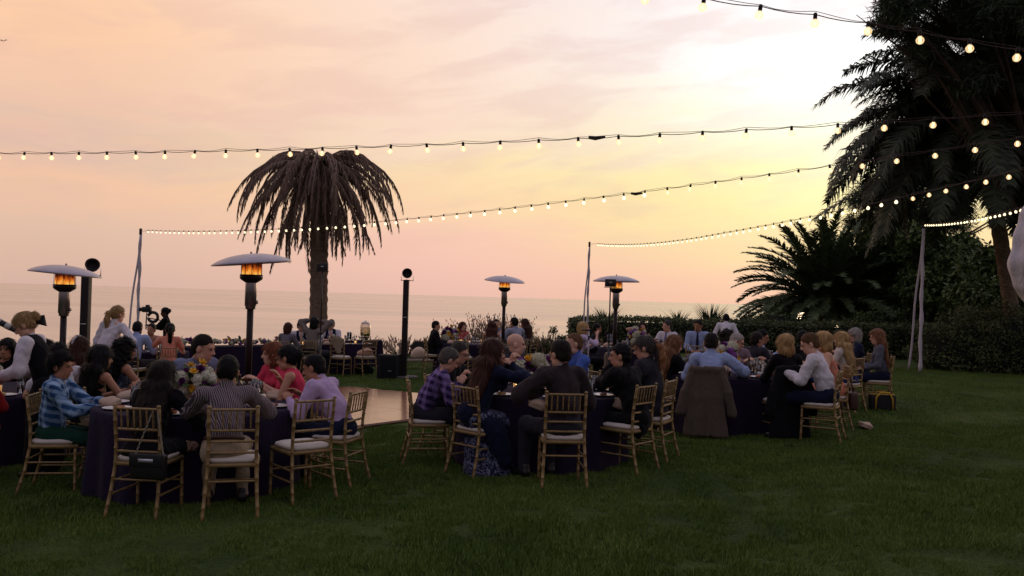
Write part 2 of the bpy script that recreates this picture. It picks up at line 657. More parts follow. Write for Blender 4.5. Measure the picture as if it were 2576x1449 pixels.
def make_floor():
    m = bpy.data.materials.new('parquet')
    m.use_nodes = True
    nb = NB(m.node_tree)
    b = m.node_tree.nodes['Principled BSDF']
    t = nb.node('ShaderNodeTexCoord')
    oi = nb.node('ShaderNodeObjectInfo')
    n = nb.noise(nb.vmul(t.outputs['Object'], (1.2, 14, 1)), 3.0, 5, 0.6, 0.4)
    c = nb.ramp(nb.math('ADD', nb.math('MULTIPLY', n, 0.7), nb.math('MULTIPLY', oi.outputs['Random'], 0.3)), [(0.2, lin(104, 54, 40)), (0.5, lin(138, 76, 56)), (0.8, lin(158, 94, 70))])
    nb.put(b.inputs['Base Color'], c)
    b.inputs['Roughness'].default_value = 0.16
    b.inputs['Specular IOR Level'].default_value = 0.28
    b.inputs['Coat Weight'].default_value = 0.0
    b.inputs['Coat Roughness'].default_value = 0.08
    bp = nb.node('ShaderNodeBump')
    bp.inputs['Strength'].default_value = 0.25
    bp.inputs['Distance'].default_value = 0.004
    nb.put(bp.inputs['Height'], nb.noise(t.outputs['Object'], 5, 4, 0.6))
    nb.put(b.inputs['Normal'], bp.outputs[0])
    root = empty('dance_floor', (FL_C[0], FL_C[1], ground(*FL_C) + 0.02), math.atan2(FL_D[1], FL_D[0]), 'glossy wooden dance floor laid on the grass behind the front tables', 'dance floor')
    root.rotation_mode = 'XYZ'
    n = 5
    w = 1.04
    pan = MB().box((0, 0, 0.0), (w - 0.006, 1.0 - 0.006, 0.03), 0, 0.003).mesh('panel', m, False)
    for i in range(n):
        for j in range(n):
            x, y = -2.0 + w * (i + 0.5), 0.5 + j
            wx, wy = FL_C + FL_D * x + FL_N * y
            p = link('panel', pan, root, (x, y, ground(wx, wy) - ground(*FL_C) + 0.02))
            sx_ = (ground(*(FL_C + FL_D)) - ground(*FL_C)); sy_ = (ground(*(FL_C + FL_N)) - ground(*FL_C))
            p.rotation_euler = (math.atan(sy_) + rng.normal(0, .0008), -math.atan(sx_) + rng.normal(0, .0008), 0)
    met = mat('edge_trim', lin(120, 92, 74), 0.4, 0.5)
    for (a, b_, c_, d_) in ((-2.0, 0, 3.2, 0), (-2.0, 5, 3.2, 5), (-2.0, 0, -2.0, 5), (3.2, 0, 3.2, 5)):
        P = []
        for (x, y) in ((a, b_), (c_, d_)):
            wx, wy = FL_C + FL_D * x + FL_N * y
            P.append((x, y, ground(wx, wy) - ground(*FL_C) + 0.008))
        MB().tube(P, 0.022, 6).build('edge_strip', met, root)


make_floor()
grass_blades()


# ------------------------------------------------------------------ foliage helpers
def leaf_cloud(pts, size, aspect=0.4, g=rng, droop=0.0, var=0.5):
    """one bent leaf-like quad per point, turned at random: returns verts, quads"""
    n = len(pts)
    d = g.normal(0, 1, (n, 3))
    d[:, 2] -= droop
    d /= np.linalg.norm(d, axis=1)[:, None]
    r = g.normal(0, 1, (n, 3))
    s = np.cross(d, r)
    s /= np.linalg.norm(s, axis=1)[:, None] + 1e-9
    L = size * g.uniform(1 - var, 1 + var, n)[:, None]
    w = L * aspect * 0.5
    v = np.empty((n, 4, 3))
    v[:, 0] = pts
    v[:, 1] = pts + d * L * 0.5 + s * w
    v[:, 2] = pts + d * L
    v[:, 3] = pts + d * L * 0.5 - s * w
    return v.reshape(-1, 3), np.arange(4 * n).reshape(-1, 4)


def blob_points(blobs, per_m2, g=rng, shell=0.45):
    out = []
    for (c, r) in blobs:
        r = np.asarray(r, float)
        n = int(per_m2 * 4 * math.pi * ((r[0] * r[1]) ** 1.6 / 3 + (r[0] * r[2]) ** 1.6 / 3 + (r[1] * r[2]) ** 1.6 / 3) ** (1 / 1.6))
        d = g.normal(0, 1, (n, 3))
        d /= np.linalg.norm(d, axis=1)[:, None]
        k = 1 - shell * g.random(n) ** 1.5
        lump = 1 + 0.16 * np.sin(d[:, 0] * 7 + r[0] * 9) * np.sin(d[:, 1] * 6 + 2) + 0.14 * np.sin(d[:, 2] * 9 + d[:, 0] * 5)
        out.append(np.asarray(c) + d * r * (k * lump)[:, None])
    return np.vstack(out)


def foliage_mat(name, dark, light, rough=0.55):
    if name in MATS:
        return MATS[name]
    m = bpy.data.materials.new(name)
    m.use_nodes = True
    nb = NB(m.node_tree)
    b = m.node_tree.nodes['Principled BSDF']
    g = nb.node('ShaderNodeNewGeometry')
    t = nb.node('ShaderNodeTexCoord')
    n = nb.noise(t.outputs['Object'], 1.1, 3, 0.6)
    f = nb.math('ADD', nb.math('MULTIPLY', g.outputs['Random Per Island'], 0.6), nb.math('MULTIPLY', n, 0.4))
    nb.put(b.inputs['Base Color'], nb.ramp(f, [(0.15, dark), (0.85, light)]))
    b.inputs['Roughness'].default_value = rough
    b.inputs['Specular IOR Level'].default_value = 0.25
    MATS[name] = m
    return m


F_PINE = foliage_mat('pine_foliage', lin(44, 54, 40), lin(84, 96, 70))
F_BUSH = foliage_mat('bush_foliage', lin(52, 68, 40), lin(108, 126, 70))
F_HEDGE = foliage_mat('hedge_foliage', lin(52, 64, 40), lin(112, 120, 76))
F_PALM = foliage_mat('palm_green', lin(56, 72, 48), lin(106, 120, 80))
F_DEAD = foliage_mat('palm_dead', lin(98, 78, 68), lin(158, 132, 114), 0.8)
F_QUEEN = foliage_mat('palm_queen', lin(44, 50, 38), lin(84, 90, 66))
BARK = mat('bark', lin(74, 60, 50), 0.95, 0, 0.1, 0.9, 14, 0.4, 6, (1, 1, 0.35))
BARK_P = mat('palm_bark', lin(124, 104, 88), 0.95, 0, 0.1, 1.0, 9, 0.45, 7, (1, 1, 2.2))


def frond_mesh(name, L, e0, e1, pw, leaf, n=42, droop=0.2, lift=0.25, along=0.75, side=1.0, w=0.035, m=None, seed=0, s0=0.1):
    g = np.random.default_rng(seed)
    k = 26
    s = np.linspace(0, 1, k)
    ang = e0 + (e1 - e0) * s ** pw
    dxz = np.stack([np.cos(ang), np.sin(ang)], 1) * (L / (k - 1))
    px = np.concatenate([[0], np.cumsum(dxz[:-1, 0])])
    pz = np.concatenate([[0], np.cumsum(dxz[:-1, 1])])
    py = 0.05 * L * np.sin(s * 2.2 + g.uniform(0, 6)) * s
    P = np.stack([px, py, pz], 1)
    mb = MB().tube(P[::3], np.linspace(0.035, 0.008, len(P[::3])), 5, False)
    si = np.linspace(s0, 0.995, n)
    B = np.stack([np.interp(si, s, P[:, c]) for c in range(3)], 1)
    a = np.interp(si, s, ang)
    T = np.stack([np.cos(a), np.zeros(n), np.sin(a)], 1)
    N = np.stack([-np.sin(a), np.zeros(n), np.cos(a)], 1)
    prof = np.sin(math.pi * (0.14 + 0.80 * si)) ** 0.7
    for sd in (-1, 1):
        d = T * along + np.array([0, sd * side, 0]) + N * lift + np.array([0, 0, -0.15 * droop])
        d = d + g.normal(0, 0.16, (n, 3))
        d /= np.linalg.norm(d, axis=1)[:, None]
        Ln = (leaf * prof * g.uniform(0.75, 1.15, n))[:, None]
        mid = B + d * Ln * 0.55
        d2 = d + np.array([0, 0, -droop])
        d2 /= np.linalg.norm(d2, axis=1)[:, None]
        tip = mid + d2 * Ln * 0.45
        off = T * w * 0.5
        v = np.stack([B - off, B + off, mid + off * 0.8, mid - off * 0.8, tip], 1).reshape(-1, 3)
        i = np.arange(n)[:, None] * 5
        mb.add(v, i + np.array([[0, 1, 2, 3]]), i + np.array([[3, 2, 4]]))
    return mb.mesh(name, m)


def palm(name, label, base, crown_z, r_trunk, meshes, n, tilt=(0, 0), upright=None, head=0.35, cat='palm tree', seed=1):
    g = np.random.default_rng(seed)
    root = empty(name, base, 0, label, cat)
    h = crown_z - base[2]
    zs = np.linspace(-0.3, h, max(8, int(h * 7)))
    rr = r_trunk * (1 + 0.05 * np.sin(zs * 21) + 0.03 * np.sin(zs * 53 + 1))
    rr[zs > h - 0.8] *= 1.15
    MB().tube([(tilt[0] * (z / h) ** 1.5, tilt[1] * (z / h) ** 1.5, z) for z in zs], rr, 16).build('trunk', BARK_P, root)
    for k in range(n):
        me = meshes[int(g.integers(len(meshes)))] if upright is None else meshes[upright(k, g)]
        az_ = k * 2.39996 + g.uniform(-.25, .25)
        o = link('frond', me, root, (tilt[0] + head * r_trunk * math.cos(az_), tilt[1] + head * r_trunk * math.sin(az_), h + g.uniform(-.3, .15)), (g.normal(0, .12), g.normal(0, .10), az_))
        s_ = g.uniform(0.78, 1.12)
        o.scale = (s_, s_, s_)
    return root


# the dying date palm: brown fronds hanging all round the trunk
dead = []
for k, (L, e0, pw) in enumerate([(4.6, R(52), .55), (4.3, R(30), .5), (4.6, R(5), .45), (4.3, R(-25), .5), (4.9, R(66), .6), (4.0, R(-50), .6)]):
    for j in range(2):
        dead.append(frond_mesh('frond', L * (.80 - .08 * j), e0 - R(6) * j, R(-88), pw, 0.41, 104, 0.9, -0.25, 1.25, 0.29, 0.068, F_DEAD, 10 + k * 2 + j, 0.12))
pb = at(806, 900, 30)
root = palm('palm_tree', 'tall dying palm with a skirt of drooping brown fronds above the sea', (pb.x - .08, 30, -1.2), 5.95, 0.30, dead, 140, (-0.16, 0), lambda k, g: int(min(11, max(0, 12 * ((k / 134) ** 0.8) + g.integers(-2, 3)))) if k < 126 else int(g.integers(8, 10)), 0.3, seed=5)
spear = MB()
for k in range(7):
    spear.tube([(-0.16, 0, 7.0), (-0.15 + 0.07 * math.sin(k * 2), 0.05 * math.cos(k * 2), 7.5), (-0.13 + 0.14 * math.sin(k * 2.1), 0.1 * math.cos(k * 2.1), 7.8)], [0.07, 0.05, 0.01], 5)
spear.build('spear_leaf', F_DEAD, root)

# the green date palm behind the hedge
gp = []
for k, (L, e0, e1) in enumerate([(4.9, R(84), R(40)), (4.7, R(66), R(0)), (4.5, R(45), R(-26)), (4.2, R(24), R(-40)), (3.9, R(6), R(-46))]):
    for j in range(2):
        gp.append(frond_mesh('frond', L * (1 - .07 * j), e0 - R(6) * j, e1, 1.25, 0.58, 104, 0.22, 0.30, 0.85, 0.85, 0.085, F_PALM, 40 + k * 2 + j))
b2 = at(2074, 812, 40.5)
palm('palm_tree', 'low bushy green palm with arching fronds behind the clipped hedge', (b2.x, 40.5, 0.0), 1.85, 0.48, gp, 160, (0, 0), lambda k, g: int(min(9, 10 * (k / 160) + g.integers(0, 2))), 0.6, seed=8)

# the feathery palm among the trees at the right edge
qp = []
for k, (L, e0, e1) in enumerate([(5.0, R(80), R(-20)), (5.4, R(58), R(-48)), (5.5, R(38), R(-62)), (5.3, R(15), R(-70)), (4.9, R(-15), R(-80))]):
    for j in range(2):
        qp.append(frond_mesh('frond', L * (1 - .06 * j), e0, e1 - R(5) * j, 1.1, 0.95, 120, 0.95, 0.15, 0.55, 0.85, 0.07, F_QUEEN, 70 + k * 2 + j))
b3 = at(2556, 840, 27.5)
palm('palm_tree', 'feathery palm with long drooping fronds beside the string lights', (b3.x, 27.5, ground(b3.x, 27.5)), 7.45, 0.22, qp, 120, (-1.35, 0), lambda k, g: int(min(9, 10 * (k / 120) + g.integers(0, 2))), 0.7, seed=11)


_q = bpy.data.objects['palm_tree.002']
for k, (L, e0, e1, a_, dz_) in enumerate([(5.3, R(27), R(-56), 181, .1), (5.6, R(-4), R(-40), 184, -1.1), (5.0, R(4), R(-66), 200, -.3), (4.8, R(-25), R(-72), 172, -.6)]):
    link('frond', frond_mesh('frond', L, e0, e1, 1.1, 0.95, 130, 0.9, 0.2, 0.6, 0.85, 0.06, F_QUEEN, 170 + k), _q, (-1.35, 0, 7.45 - ground(b3.x, 27.5) + dz_), (0, 0, R(a_)))


def tree(name, label, base, blobs, foliage, per_m2, size, aspect=0.35, limbs=True, r_trunk=0.22, cat='tree', seed=1, tufts=1, shell=0.5, droop=0.1, core=None):
    """trunk and limbs to every clump, a crown of many small leaves; blobs in world coordinates"""
    g = np.random.default_rng(seed)
    base = np.asarray(base, float)
    root = empty(name, base, 0, label, cat)
    mb = MB()
    cs = np.array([c for c, r in blobs]) - base
    top = np.array([cs[:, 0].mean() * 0.5, cs[:, 1].mean() * 0.5, cs[:, 2].mean()])
    zz = np.linspace(0, 1, 7)[:, None]
    trunk = top * zz ** np.array([1.6, 1.6, 1.0]) + np.sin(zz * 5 + seed) * np.array([0.08, 0.08, 0])
    trunk[0, 2] = -0.3
    mb.tube(trunk, np.linspace(r_trunk, r_trunk * 0.45, 7), 10)
    if limbs:
        for c in cs:
            j = int(g.integers(2, 6))
            a = trunk[j]
            m1 = (a + c) / 2 + np.array([0, 0, 0.12 * np.linalg.norm(c - a)]) * g.uniform(-.5, 1)
            mb.tube([a, m1, c], [r_trunk * 0.4, r_trunk * 0.22, r_trunk * 0.08], 6)
            for q_ in range(2):
                e = c + g.normal(0, 0.45, 3)
                mb.tube([m1, (m1 + e) / 2 + g.normal(0, .06, 3), e], [r_trunk * 0.16, r_trunk * 0.1, 0.01], 5)
    mb.build('trunk', BARK, root)
    P = blob_points([(np.asarray(c) - base, r) for c, r in blobs], per_m2, g, shell)
    if tufts > 1:
        P = np.repeat(P, tufts, 0) + g.normal(0, size * 0.06, (len(P) * tufts, 3))
    v, qd = leaf_cloud(P, size, aspect, g, droop)
    cm = MB().add(v, qd)
    cm.build('crown', foliage, root, smooth=False)
    return root


def px_blobs(L, Y, dj=1.0, seed=0, flat=0.8):
    g = np.random.default_rng(seed)
    out = []
    for (u, v, r) in L:
        y = Y + g.uniform(-dj, dj)
        c = at(u, v, y)
        rr = r * y / FPX
        out.append(((c.x, c.y, c.z), (rr, rr * 1.1, rr * flat)))
    return out


tree('pine_tree', 'tall dark pine overhanging the top right corner', (15.2, 25, 0.0),
     px_blobs([(2262, 14, 62), (2330, -60, 110), (2425, 50, 85), (2312, 96, 52), (2500, 12, 95), (2556, 96, 70), (2236, 62, 40), (2250, -70, 62), (2450, -150, 140), (2580, -100, 130), (2330, 138, 44), (2490, 132, 60), (2440, 200, 56), (2556, 205, 48), (2620, 20, 110)], 24, 1.6, 3),
     F_PINE, 150, 0.24, 0.10, r_trunk=0.35, cat='pine tree', seed=21, tufts=5, shell=0.75)
tree('pine_tree', 'loose needled pine standing behind the feathery palm', (17.5, 42, -0.4),
     px_blobs([(2160, 505, 34), (2188, 470, 34), (2210, 570, 56), (2262, 500, 70), (2330, 540, 64), (2320, 420, 74), (2400, 470, 62), (2480, 380, 70), (2556, 410, 50), (2400, 560, 52), (2150, 560, 30), (2470, 470, 34), (2430, 330, 80), (2550, 520, 26), (2370, 320, 80)], 42, 2.0, 4),
     F_PINE, 52, 0.30, 0.10, r_trunk=0.28, cat='pine tree', seed=22, tufts=5, shell=0.8)
for k, (lab, bl, bx, yy) in enumerate([
        ('dense rounded tree right behind the green palm', [(2230, 640, 84), (2170, 700, 64), (2300, 715, 84), (2215, 590, 44), (2240, 760, 80), (2150, 760, 60)], 2235, 41),
        ('broad dark bushy tree between palm and white pole', [(2330, 640, 72), (2390, 680, 80), (2340, 735, 84), (2300, 600, 44), (2420, 620, 40), (2420, 740, 80), (2370, 790, 70)], 2360, 38),
        ('dark bushy tree behind the white draped pole', [(2470, 690, 62), (2520, 730, 70), (2556, 670, 44), (2460, 760, 76), (2560, 770, 60), (2600, 700, 80), (2500, 640, 30)], 2500, 34)]):
    c = at(bx, 900, yy)
    tree('broadleaf_tree', lab, (c.x, yy, -0.3), px_blobs(bl, yy, 1.2, 50 + k), F_BUSH, 150, 0.20, 0.5, r_trunk=0.2, seed=30 + k, tufts=2, shell=0.6)


def hedge_box(name, label, x0, x1, y0, y1, top, dens, size, cat='hedge', seed=2, slope=0.0):
    g = np.random.default_rng(seed)
    root = empty(name, ((x0 + x1) / 2, (y0 + y1) / 2, ground((x0 + x1) / 2, y0)), 0, label, cat)
    cx, cy, cz = root.location
    ht = top - cz
    n = int(dens * ((x1 - x0) * ht * 2 + (x1 - x0) * (y1 - y0) + 2 * (y1 - y0) * ht))
    P = g.uniform(0, 1, (n, 3))
    f = g.random(n)
    A = (x1 - x0) * ht
    B = (x1 - x0) * (y1 - y0)
    Cc = (y1 - y0) * ht
    tot = A + B + 2 * Cc
    f *= tot
    P[f < A, 1] = 0
    P[(f >= A) & (f < A + B), 2] = 1
    P[(f >= A + B) & (f < A + B + Cc), 0] = 0
    P[f >= A + B + Cc, 0] = 1
    P = (P - [0.5, 0.5, 0]) * [x1 - x0, y1 - y0, ht]
    # rounded shoulders and an uneven clip
    P[:, 2] *= 1 - 0.05 * np.sin(P[:, 0] * 1.7) * (P[:, 2] > ht * .8) * .5
    e = np.abs(P[:, 0]) > (x1 - x0) / 2 - 0.3
    P[e, 2] *= 0.93
    P[:, 2] += slope * P[:, 0] * (P[:, 2] / ht)
    P += g.normal(0, 0.05, P.shape)
    v, qd = leaf_cloud(P, size, 0.55, g, -0.3)
    MB().add(v, qd).build('leaves', F_HEDGE, root, smooth=False)
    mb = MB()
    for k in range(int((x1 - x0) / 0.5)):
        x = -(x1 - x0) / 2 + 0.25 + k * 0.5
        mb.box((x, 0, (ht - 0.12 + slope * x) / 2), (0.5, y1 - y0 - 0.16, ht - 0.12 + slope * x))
    mb.build('dark_core', mat('hedge_inside', lin(24, 28, 20), 0.95), root)  # solid dark boxes filling the inside of the leaf shell
    return root


hx0 = at(1440, 810, 34).x
hedge_box('hedge', 'long clipped green hedge along the far side of the lawn', hx0, 17.5, 34, 35.6, 1.08, 340, 0.09, slope=0.004)


def mound(name, label, blobs, base, foliage, dens, size, cat='shrub', seed=3, flowers=None):
    g = np.random.default_rng(seed)
    root = empty(name, base, 0, label, cat)
    b = np.asarray(base, float)
    P = blob_points([(np.asarray(c) - b, r) for c, r in blobs], dens, g, 0.25)
    P = P[P[:, 2] > -0.15]
    v, qd = leaf_cloud(P, size, 0.5, g, -0.2)
    MB().add(v, qd).build('leaves', foliage, root, smooth=False)
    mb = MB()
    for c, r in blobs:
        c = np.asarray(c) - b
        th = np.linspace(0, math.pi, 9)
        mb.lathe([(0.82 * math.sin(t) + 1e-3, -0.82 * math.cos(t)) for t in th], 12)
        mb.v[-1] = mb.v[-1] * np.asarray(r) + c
    mb.build('dark_core', mat('hedge_inside', lin(24, 28, 20), 0.95), root)  # solid dark ellipsoids filling the inside of the leaf mound
    if flowers:
        fv, fq = leaf_cloud(np.repeat(P[g.integers(0, len(P), flowers[1])], 6, 0) + g.normal(0, .03, (flowers[1] * 6, 3)), flowers[2], 0.8, g)
        MB().add(fv, fq).build('blossoms', flowers[0], root, smooth=False)
    return root


W_FLOWER = mat('white_blossom', lin(225, 222, 214), 0.8)
mound('shrub', 'large dark rounded shrub at the right end of the lawn', [((14.0, 27.6, 0.45), (1.5, 1.3, 1.2)), ((15.4, 27.3, 0.55), (1.7, 1.4, 1.3)), ((17.0, 27.3, 0.6), (1.5, 1.3, 1.25)), ((14.7, 27.9, 0.7), (1.2, 1.0, 1.1))], (15.2, 27.3, ground(14, 27.3)), F_HEDGE, 700, 0.085, seed=4,
      flowers=(mat('red_blossom', lin(200, 40, 44), 0.7), 3, 0.08))
mound('shrub', 'low dark green bush with small white flowers left of the hedge', [((0.95, 31.5, -0.2), (1.0, .9, .55)), ((1.9, 32, -0.25), (.8, .8, .5)), ((0.2, 31.2, -0.3), (.7, .7, .4))], (1.0, 31.5, -0.75), F_BUSH, 300, 0.10, seed=6, flowers=(W_FLOWER, 60, 0.07))
c = at(1040, 900, 28.7)
mound('shrub', 'low bed of white flowers along the kerb beyond the loudspeaker', [((c.x - 1.4, 28.8, -0.42), (1.3, .4, .26)), ((c.x + .3, 28.8, -0.42), (1.2, .4, .27)), ((c.x + 1.9, 28.9, -0.40), (1.0, .4, .26))], (c.x, 28.8, -0.6), F_BUSH, 300, 0.08, seed=7, flowers=(W_FLOWER, 110, 0.06))
c = at(2225, 812, 33)
mound('shrub', 'pale green mounded bush behind the hedge beside the low palm', [((at(2215, 780, 37).x, 37, 1.05), (1.0, .8, .75)), ((at(2165, 800, 37).x, 37, .9), (.8, .7, .6)), ((at(2265, 800, 37.4).x, 37.4, .9), (.9, .7, .6))], (at(2215, 780, 37).x, 37, 0.1), F_BUSH, 200, 0.13, seed=9)
c = at(1960, 800, 38)
mound('shrub', 'thin twiggy bush at the foot of the low palm', [((c.x, 38, .75), (1.6, .7, .75)), ((c.x - 1.3, 38, .6), (.9, .6, .5))], (c.x, 38, 0.0), F_BUSH, 60, 0.16, seed=10)


def reeds(name, label, u, Y, z0, n, h, spread, m, plume=None, w=0.02, seed=1, cat='ornamental grass', vtop=None):
    g = np.random.default_rng(seed)
    c = at(u, 850, Y)
    root = empty(name, (c.x, Y, z0), 0, label, cat)
    mb, pl = MB(), MB()
    for k in range(n):
        a = g.uniform(0, 2 * math.pi)
        ln = g.uniform(0.1, 1) * spread
        hh = h * g.uniform(0.6, 1.1)
        d = np.array([math.cos(a), math.sin(a) * 0.7, 0])
        b = d * g.uniform(0, .3) * spread
        p1 = b + d * ln * .35 + np.array([0, 0, hh * .6])
        p2 = b + d * ln + np.array([0, 0, hh])
        s = np.array([-d[1], d[0], 0]) * w * .5 + np.array([w * .4, 0, 0])
        mb.add([b - s, b + s, p1 + s * .8, p1 - s * .8, p2], [[0, 1, 2, 3]], [[3, 2, 4]])
        if plume is not None and k % 2 == 0:
            e = p2 + (p2 - p1) * .45
            for q_ in range(5):
                x = p2 + (e - p2) * q_ / 4 + g.normal(0, .015, 3)
                pl.add([x - [.016, 0, 0], x + [.016, 0, 0], x + [.0, 0, .09]], [], [[0, 1, 2]])
    mb.build('blades', m, root, smooth=False)
    if plume is not None:
        pl.build('plumes', plume, root, smooth=False)['kind'] = 'stuff'
    return root


REED = foliage_mat('reed_blades', lin(70, 72, 48), lin(128, 118, 84))
PLUME = mat('reed_plume', lin(150, 126, 110), 0.9)
for k, (u, Y, h, sp, n, lab) in enumerate([
        (1205, 29.5, 1.25, 1.0, 150, 'tall feathery reeds behind the far table, left clump'),
        (1262, 30.0, 1.4, .9, 160, 'tall feathery reeds behind the dark heater pole'),
        (1158, 29.3, .9, .8, 110, 'shorter feathery reeds behind the person in a red dress'),
        (1020, 29.6, .75, 1.2, 170, 'low feathery reeds beyond the loudspeaker'),
        (1375, 31.0, .9, .8, 90, 'feathery reeds left of the hedge')]):
    reeds('reed_clump', lab, u, Y, -0.62, int(n * 2.2), h, sp, REED, PLUME, 0.024, 60 + k)
YUC = foliage_mat('strap_leaves', lin(40, 54, 36), lin(88, 104, 66))
for k, (u, Y, z, h, n, lab) in enumerate([(1786, 36.5, 0.6, 1.15, 130, 'spiky strap leaved plant rising above the hedge middle'),
                                          (1524, 36.2, 0.5, 1.0, 110, 'spiky strap leaved plant rising above the hedge beside the heater'),
                                          (1705, 36.4, 0.75, .75, 60, 'thin spiky grass rising above the hedge')]):
    reeds('spiky_plant', lab, u, Y, z, n, h, .75, YUC, None, 0.045, 70 + k, 'plant')
# round seed heads on stems left of the hedge
c = at(1392, 830, 31)
root = empty('pompom_plant', (c.x, 31, -0.75), 0, 'dark plant with round leafy heads left of the hedge', 'plant')
stem = MB()
for k, (dx_, dz_) in enumerate([(0, 1.32), (-.16, .92), (.22, 1.0), (.36, 1.02), (-.34, .8)]):
    stem.tube([(dx_ * .4, 0, 0), (dx_ * .8, 0, dz_ * .6), (dx_, 0, dz_)], 0.015, 5)
    P = blob_points([((0, 0, 0), (.13, .13, .13))], 500, rng, .3)
    v, qd = leaf_cloud(P, .09, .5)
    MB().add(v, qd).build('leaf_head', F_HEDGE, root, False, (dx_, 0, dz_ + .1))
stem.build('stem', BARK, root)


# ================================================================== FURNITURE
GOLD = mat('gold_paint', lin(150, 122, 78), 0.45, 0.15, 0.5, 0.25, 60, 0.25, 22)
CUSH = mat('ivory_cushion', lin(212, 200, 188), 0.85, 0, 0.25, 0.3, 30, 0.06, 9)


def bamboo(path, r=0.0135, step=0.115, seg=7, sub=3):
    """a turned bamboo-look rod: rings along a path"""
    P = np.asarray(path, float)
    d = np.concatenate([[0], np.cumsum(np.linalg.norm(np.diff(P, axis=0), axis=1))])
    n = max(2, int(round(d[-1] / step)))
    ss, rr = [], []
    for k in range(n):
        a, b = d[-1] * k / n, d[-1] * (k + 1) / n
        e = 0.007
        for s_, r_ in ((a + e, r * .93), ((a + b) / 2, r * 1.0), (b - e, r * .93)):
            ss.append(s_); rr.append(r_)
        if k < n - 1:
            ss.append(b); rr.append(r * 1.26)
    pts = np.stack([np.interp(ss, d, P[:, c]) for c in range(3)], 1)
    return MB().tube(pts, rr, seg)


def chair_parts():
    P = []
    hx = 0.185
    for s in (-1, 1):
        path = [(s * 0.212, -0.285, 0), (s * 0.198, -0.225, 0.22), (s * hx, -0.19, 0.44), (s * hx, -0.195, 0.62), (s * hx, -0.235, 0.90)]
        m_ = bamboo(path, 0.0155)
        m_.lathe([(0.001, .0), (.017, .004), (.019, .012), (.013, .022), (.001, .026)], 8, (s * hx, -0.237, 0.896))
        P.append(('back_post', m_.mesh('back_post', GOLD)))
        P.append(('front_leg', bamboo([(s * 0.195, 0.205, 0), (s * 0.19, 0.195, 0.42)], 0.0145).mesh('front_leg', GOLD)))
    by = lambda z: -0.195 - 0.04 * max(0, (z - .62) / .28)
    for z in (0.885, 0.715, 0.625, 0.535):
        P.append(('back_rail', bamboo([(-hx, by(z), z), (hx, by(z), z)], 0.0115, 0.1).mesh('back_rail', GOLD)))
    for k in range(6):
        x = (k - 2.5) * 0.0535
        P.append(('spindle', bamboo([(x, by(.72), .72), (x, by(.88), .88)], 0.0075, 0.055, 6).mesh('spindle', GOLD)))
    fr = MB()
    fr.tube([(-.185, -.19, .435), (.185, -.19, .435)], .019, 7).tube([(-.19, .195, .43), (.19, .195, .43)], .021, 7)
    fr.tube([(-.187, -.19, .433), (-.192, .195, .433)], .021, 7).tube([(.187, -.19, .433), (.192, .195, .433)], .021, 7)
    fr.box((0, 0, .432), (.36, .37, .02))
    P.append(('seat_frame', fr.mesh('seat_frame', GOLD)))
    for z in (0.19, 0.29):
        for s in (-1, 1):
            P.append(('stretcher', bamboo([(s * .2, -.225 - .02 * (0.22 - z) * 5, z), (s * .193, .2, z)], .0095, .12, 6).mesh('stretcher', GOLD)))
    P.append(('stretcher', bamboo([(-.197, -.215, .31), (.197, -.215, .31)], .0095, .12, 6).mesh('stretcher', GOLD)))
    P.append(('stretcher', bamboo([(-.193, .198, .24), (.193, .198, .24)], .0095, .12, 6).mesh('stretcher', GOLD)))
    # padded cushion: a soft square
    n = 18
    th = np.linspace(0, 2 * math.pi, n * 2, endpoint=False)
    sq = lambda t: np.sign(t) * np.abs(t) ** 0.42
    prof = [(0.86, .447), (0.99, .455), (1.04, .472), (1.0, .488), (.82, .500), (.45, .506), (0.02, .508)]
    v = np.concatenate([np.stack([.195 * r * sq(np.cos(th)), .195 * r * sq(np.sin(th)), np.full(len(th), z)], 1) for r, z in prof])
    k = len(th)
    i = np.arange(len(prof) - 1)[:, None] * k
    j = np.arange(k)[None]
    qd = np.stack([i + j, i + (j + 1) % k, i + k + (j + 1) % k, i + k + j], -1).reshape(-1, 4)
    P.append(('seat_cushion', MB().add(v, qd).mesh('seat_cushion', CUSH)))
    return P


CHAIR = chair_parts()
CHAIR_GROUP = 'gold chairs round the tables'


def chair(x, y, phi, label):
    """phi: compass direction the sitter faces, 0 away from the camera, 90 to the right"""
    root = empty('banquet_chair', (x, y, ground(x, y)), -R(phi), label, 'chair', CHAIR_GROUP)
    for nm, me in CHAIR:
        link(nm, me, root)
    return root


PURPLE = cloth('purple_cloth', lin(37, 26, 48))
PURPLE_D = PURPLE


def round_table(x, y, r, label, seed):
    g = np.random.default_rng(seed)
    zt, zb = 0.765, 0.012
    n, rows = 144, 12
    th = np.linspace(0, 2 * math.pi, n, endpoint=False)
    f1, f2 = g.uniform(0, 6, 2)
    fold = 0.55 * np.sin(th * 17 + f1 + 0.9 * np.sin(th * 3)) + 0.45 * np.sin(th * 11 + f2 + np.sin(th * 2))
    v = [(0, 0, zt)]
    q, t = [], []
    for rr in (.5, .97):
        v += [(r * rr * math.cos(a), r * rr * math.sin(a), zt) for a in th]
    for k in range(rows):
        s = k / (rows - 1)
        z = zt - 0.012 - (zt - 0.012 - zb) * s
        amp = 0.045 * s ** 0.8
        rad = r + 0.012 + 0.035 * s + amp * fold
        v += list(np.stack([rad * np.cos(th), rad * np.sin(th), np.full(n, z)], 1))
    t = [[0, 1 + k, 1 + (k + 1) % n] for k in range(n)]
    for k in range(rows + 1):
        b = 1 + k * n
        q += [[b + j, b + n + j, b + n + (j + 1) % n, b + (j + 1) % n] for j in range(n)]
    root = empty('banquet_table', (x, y, ground(x, y)), 0, label, 'table', 'round tables under purple cloths')
    link('tablecloth', np_mesh('tablecloth', v, [q, t], [PURPLE]), root)
    return root


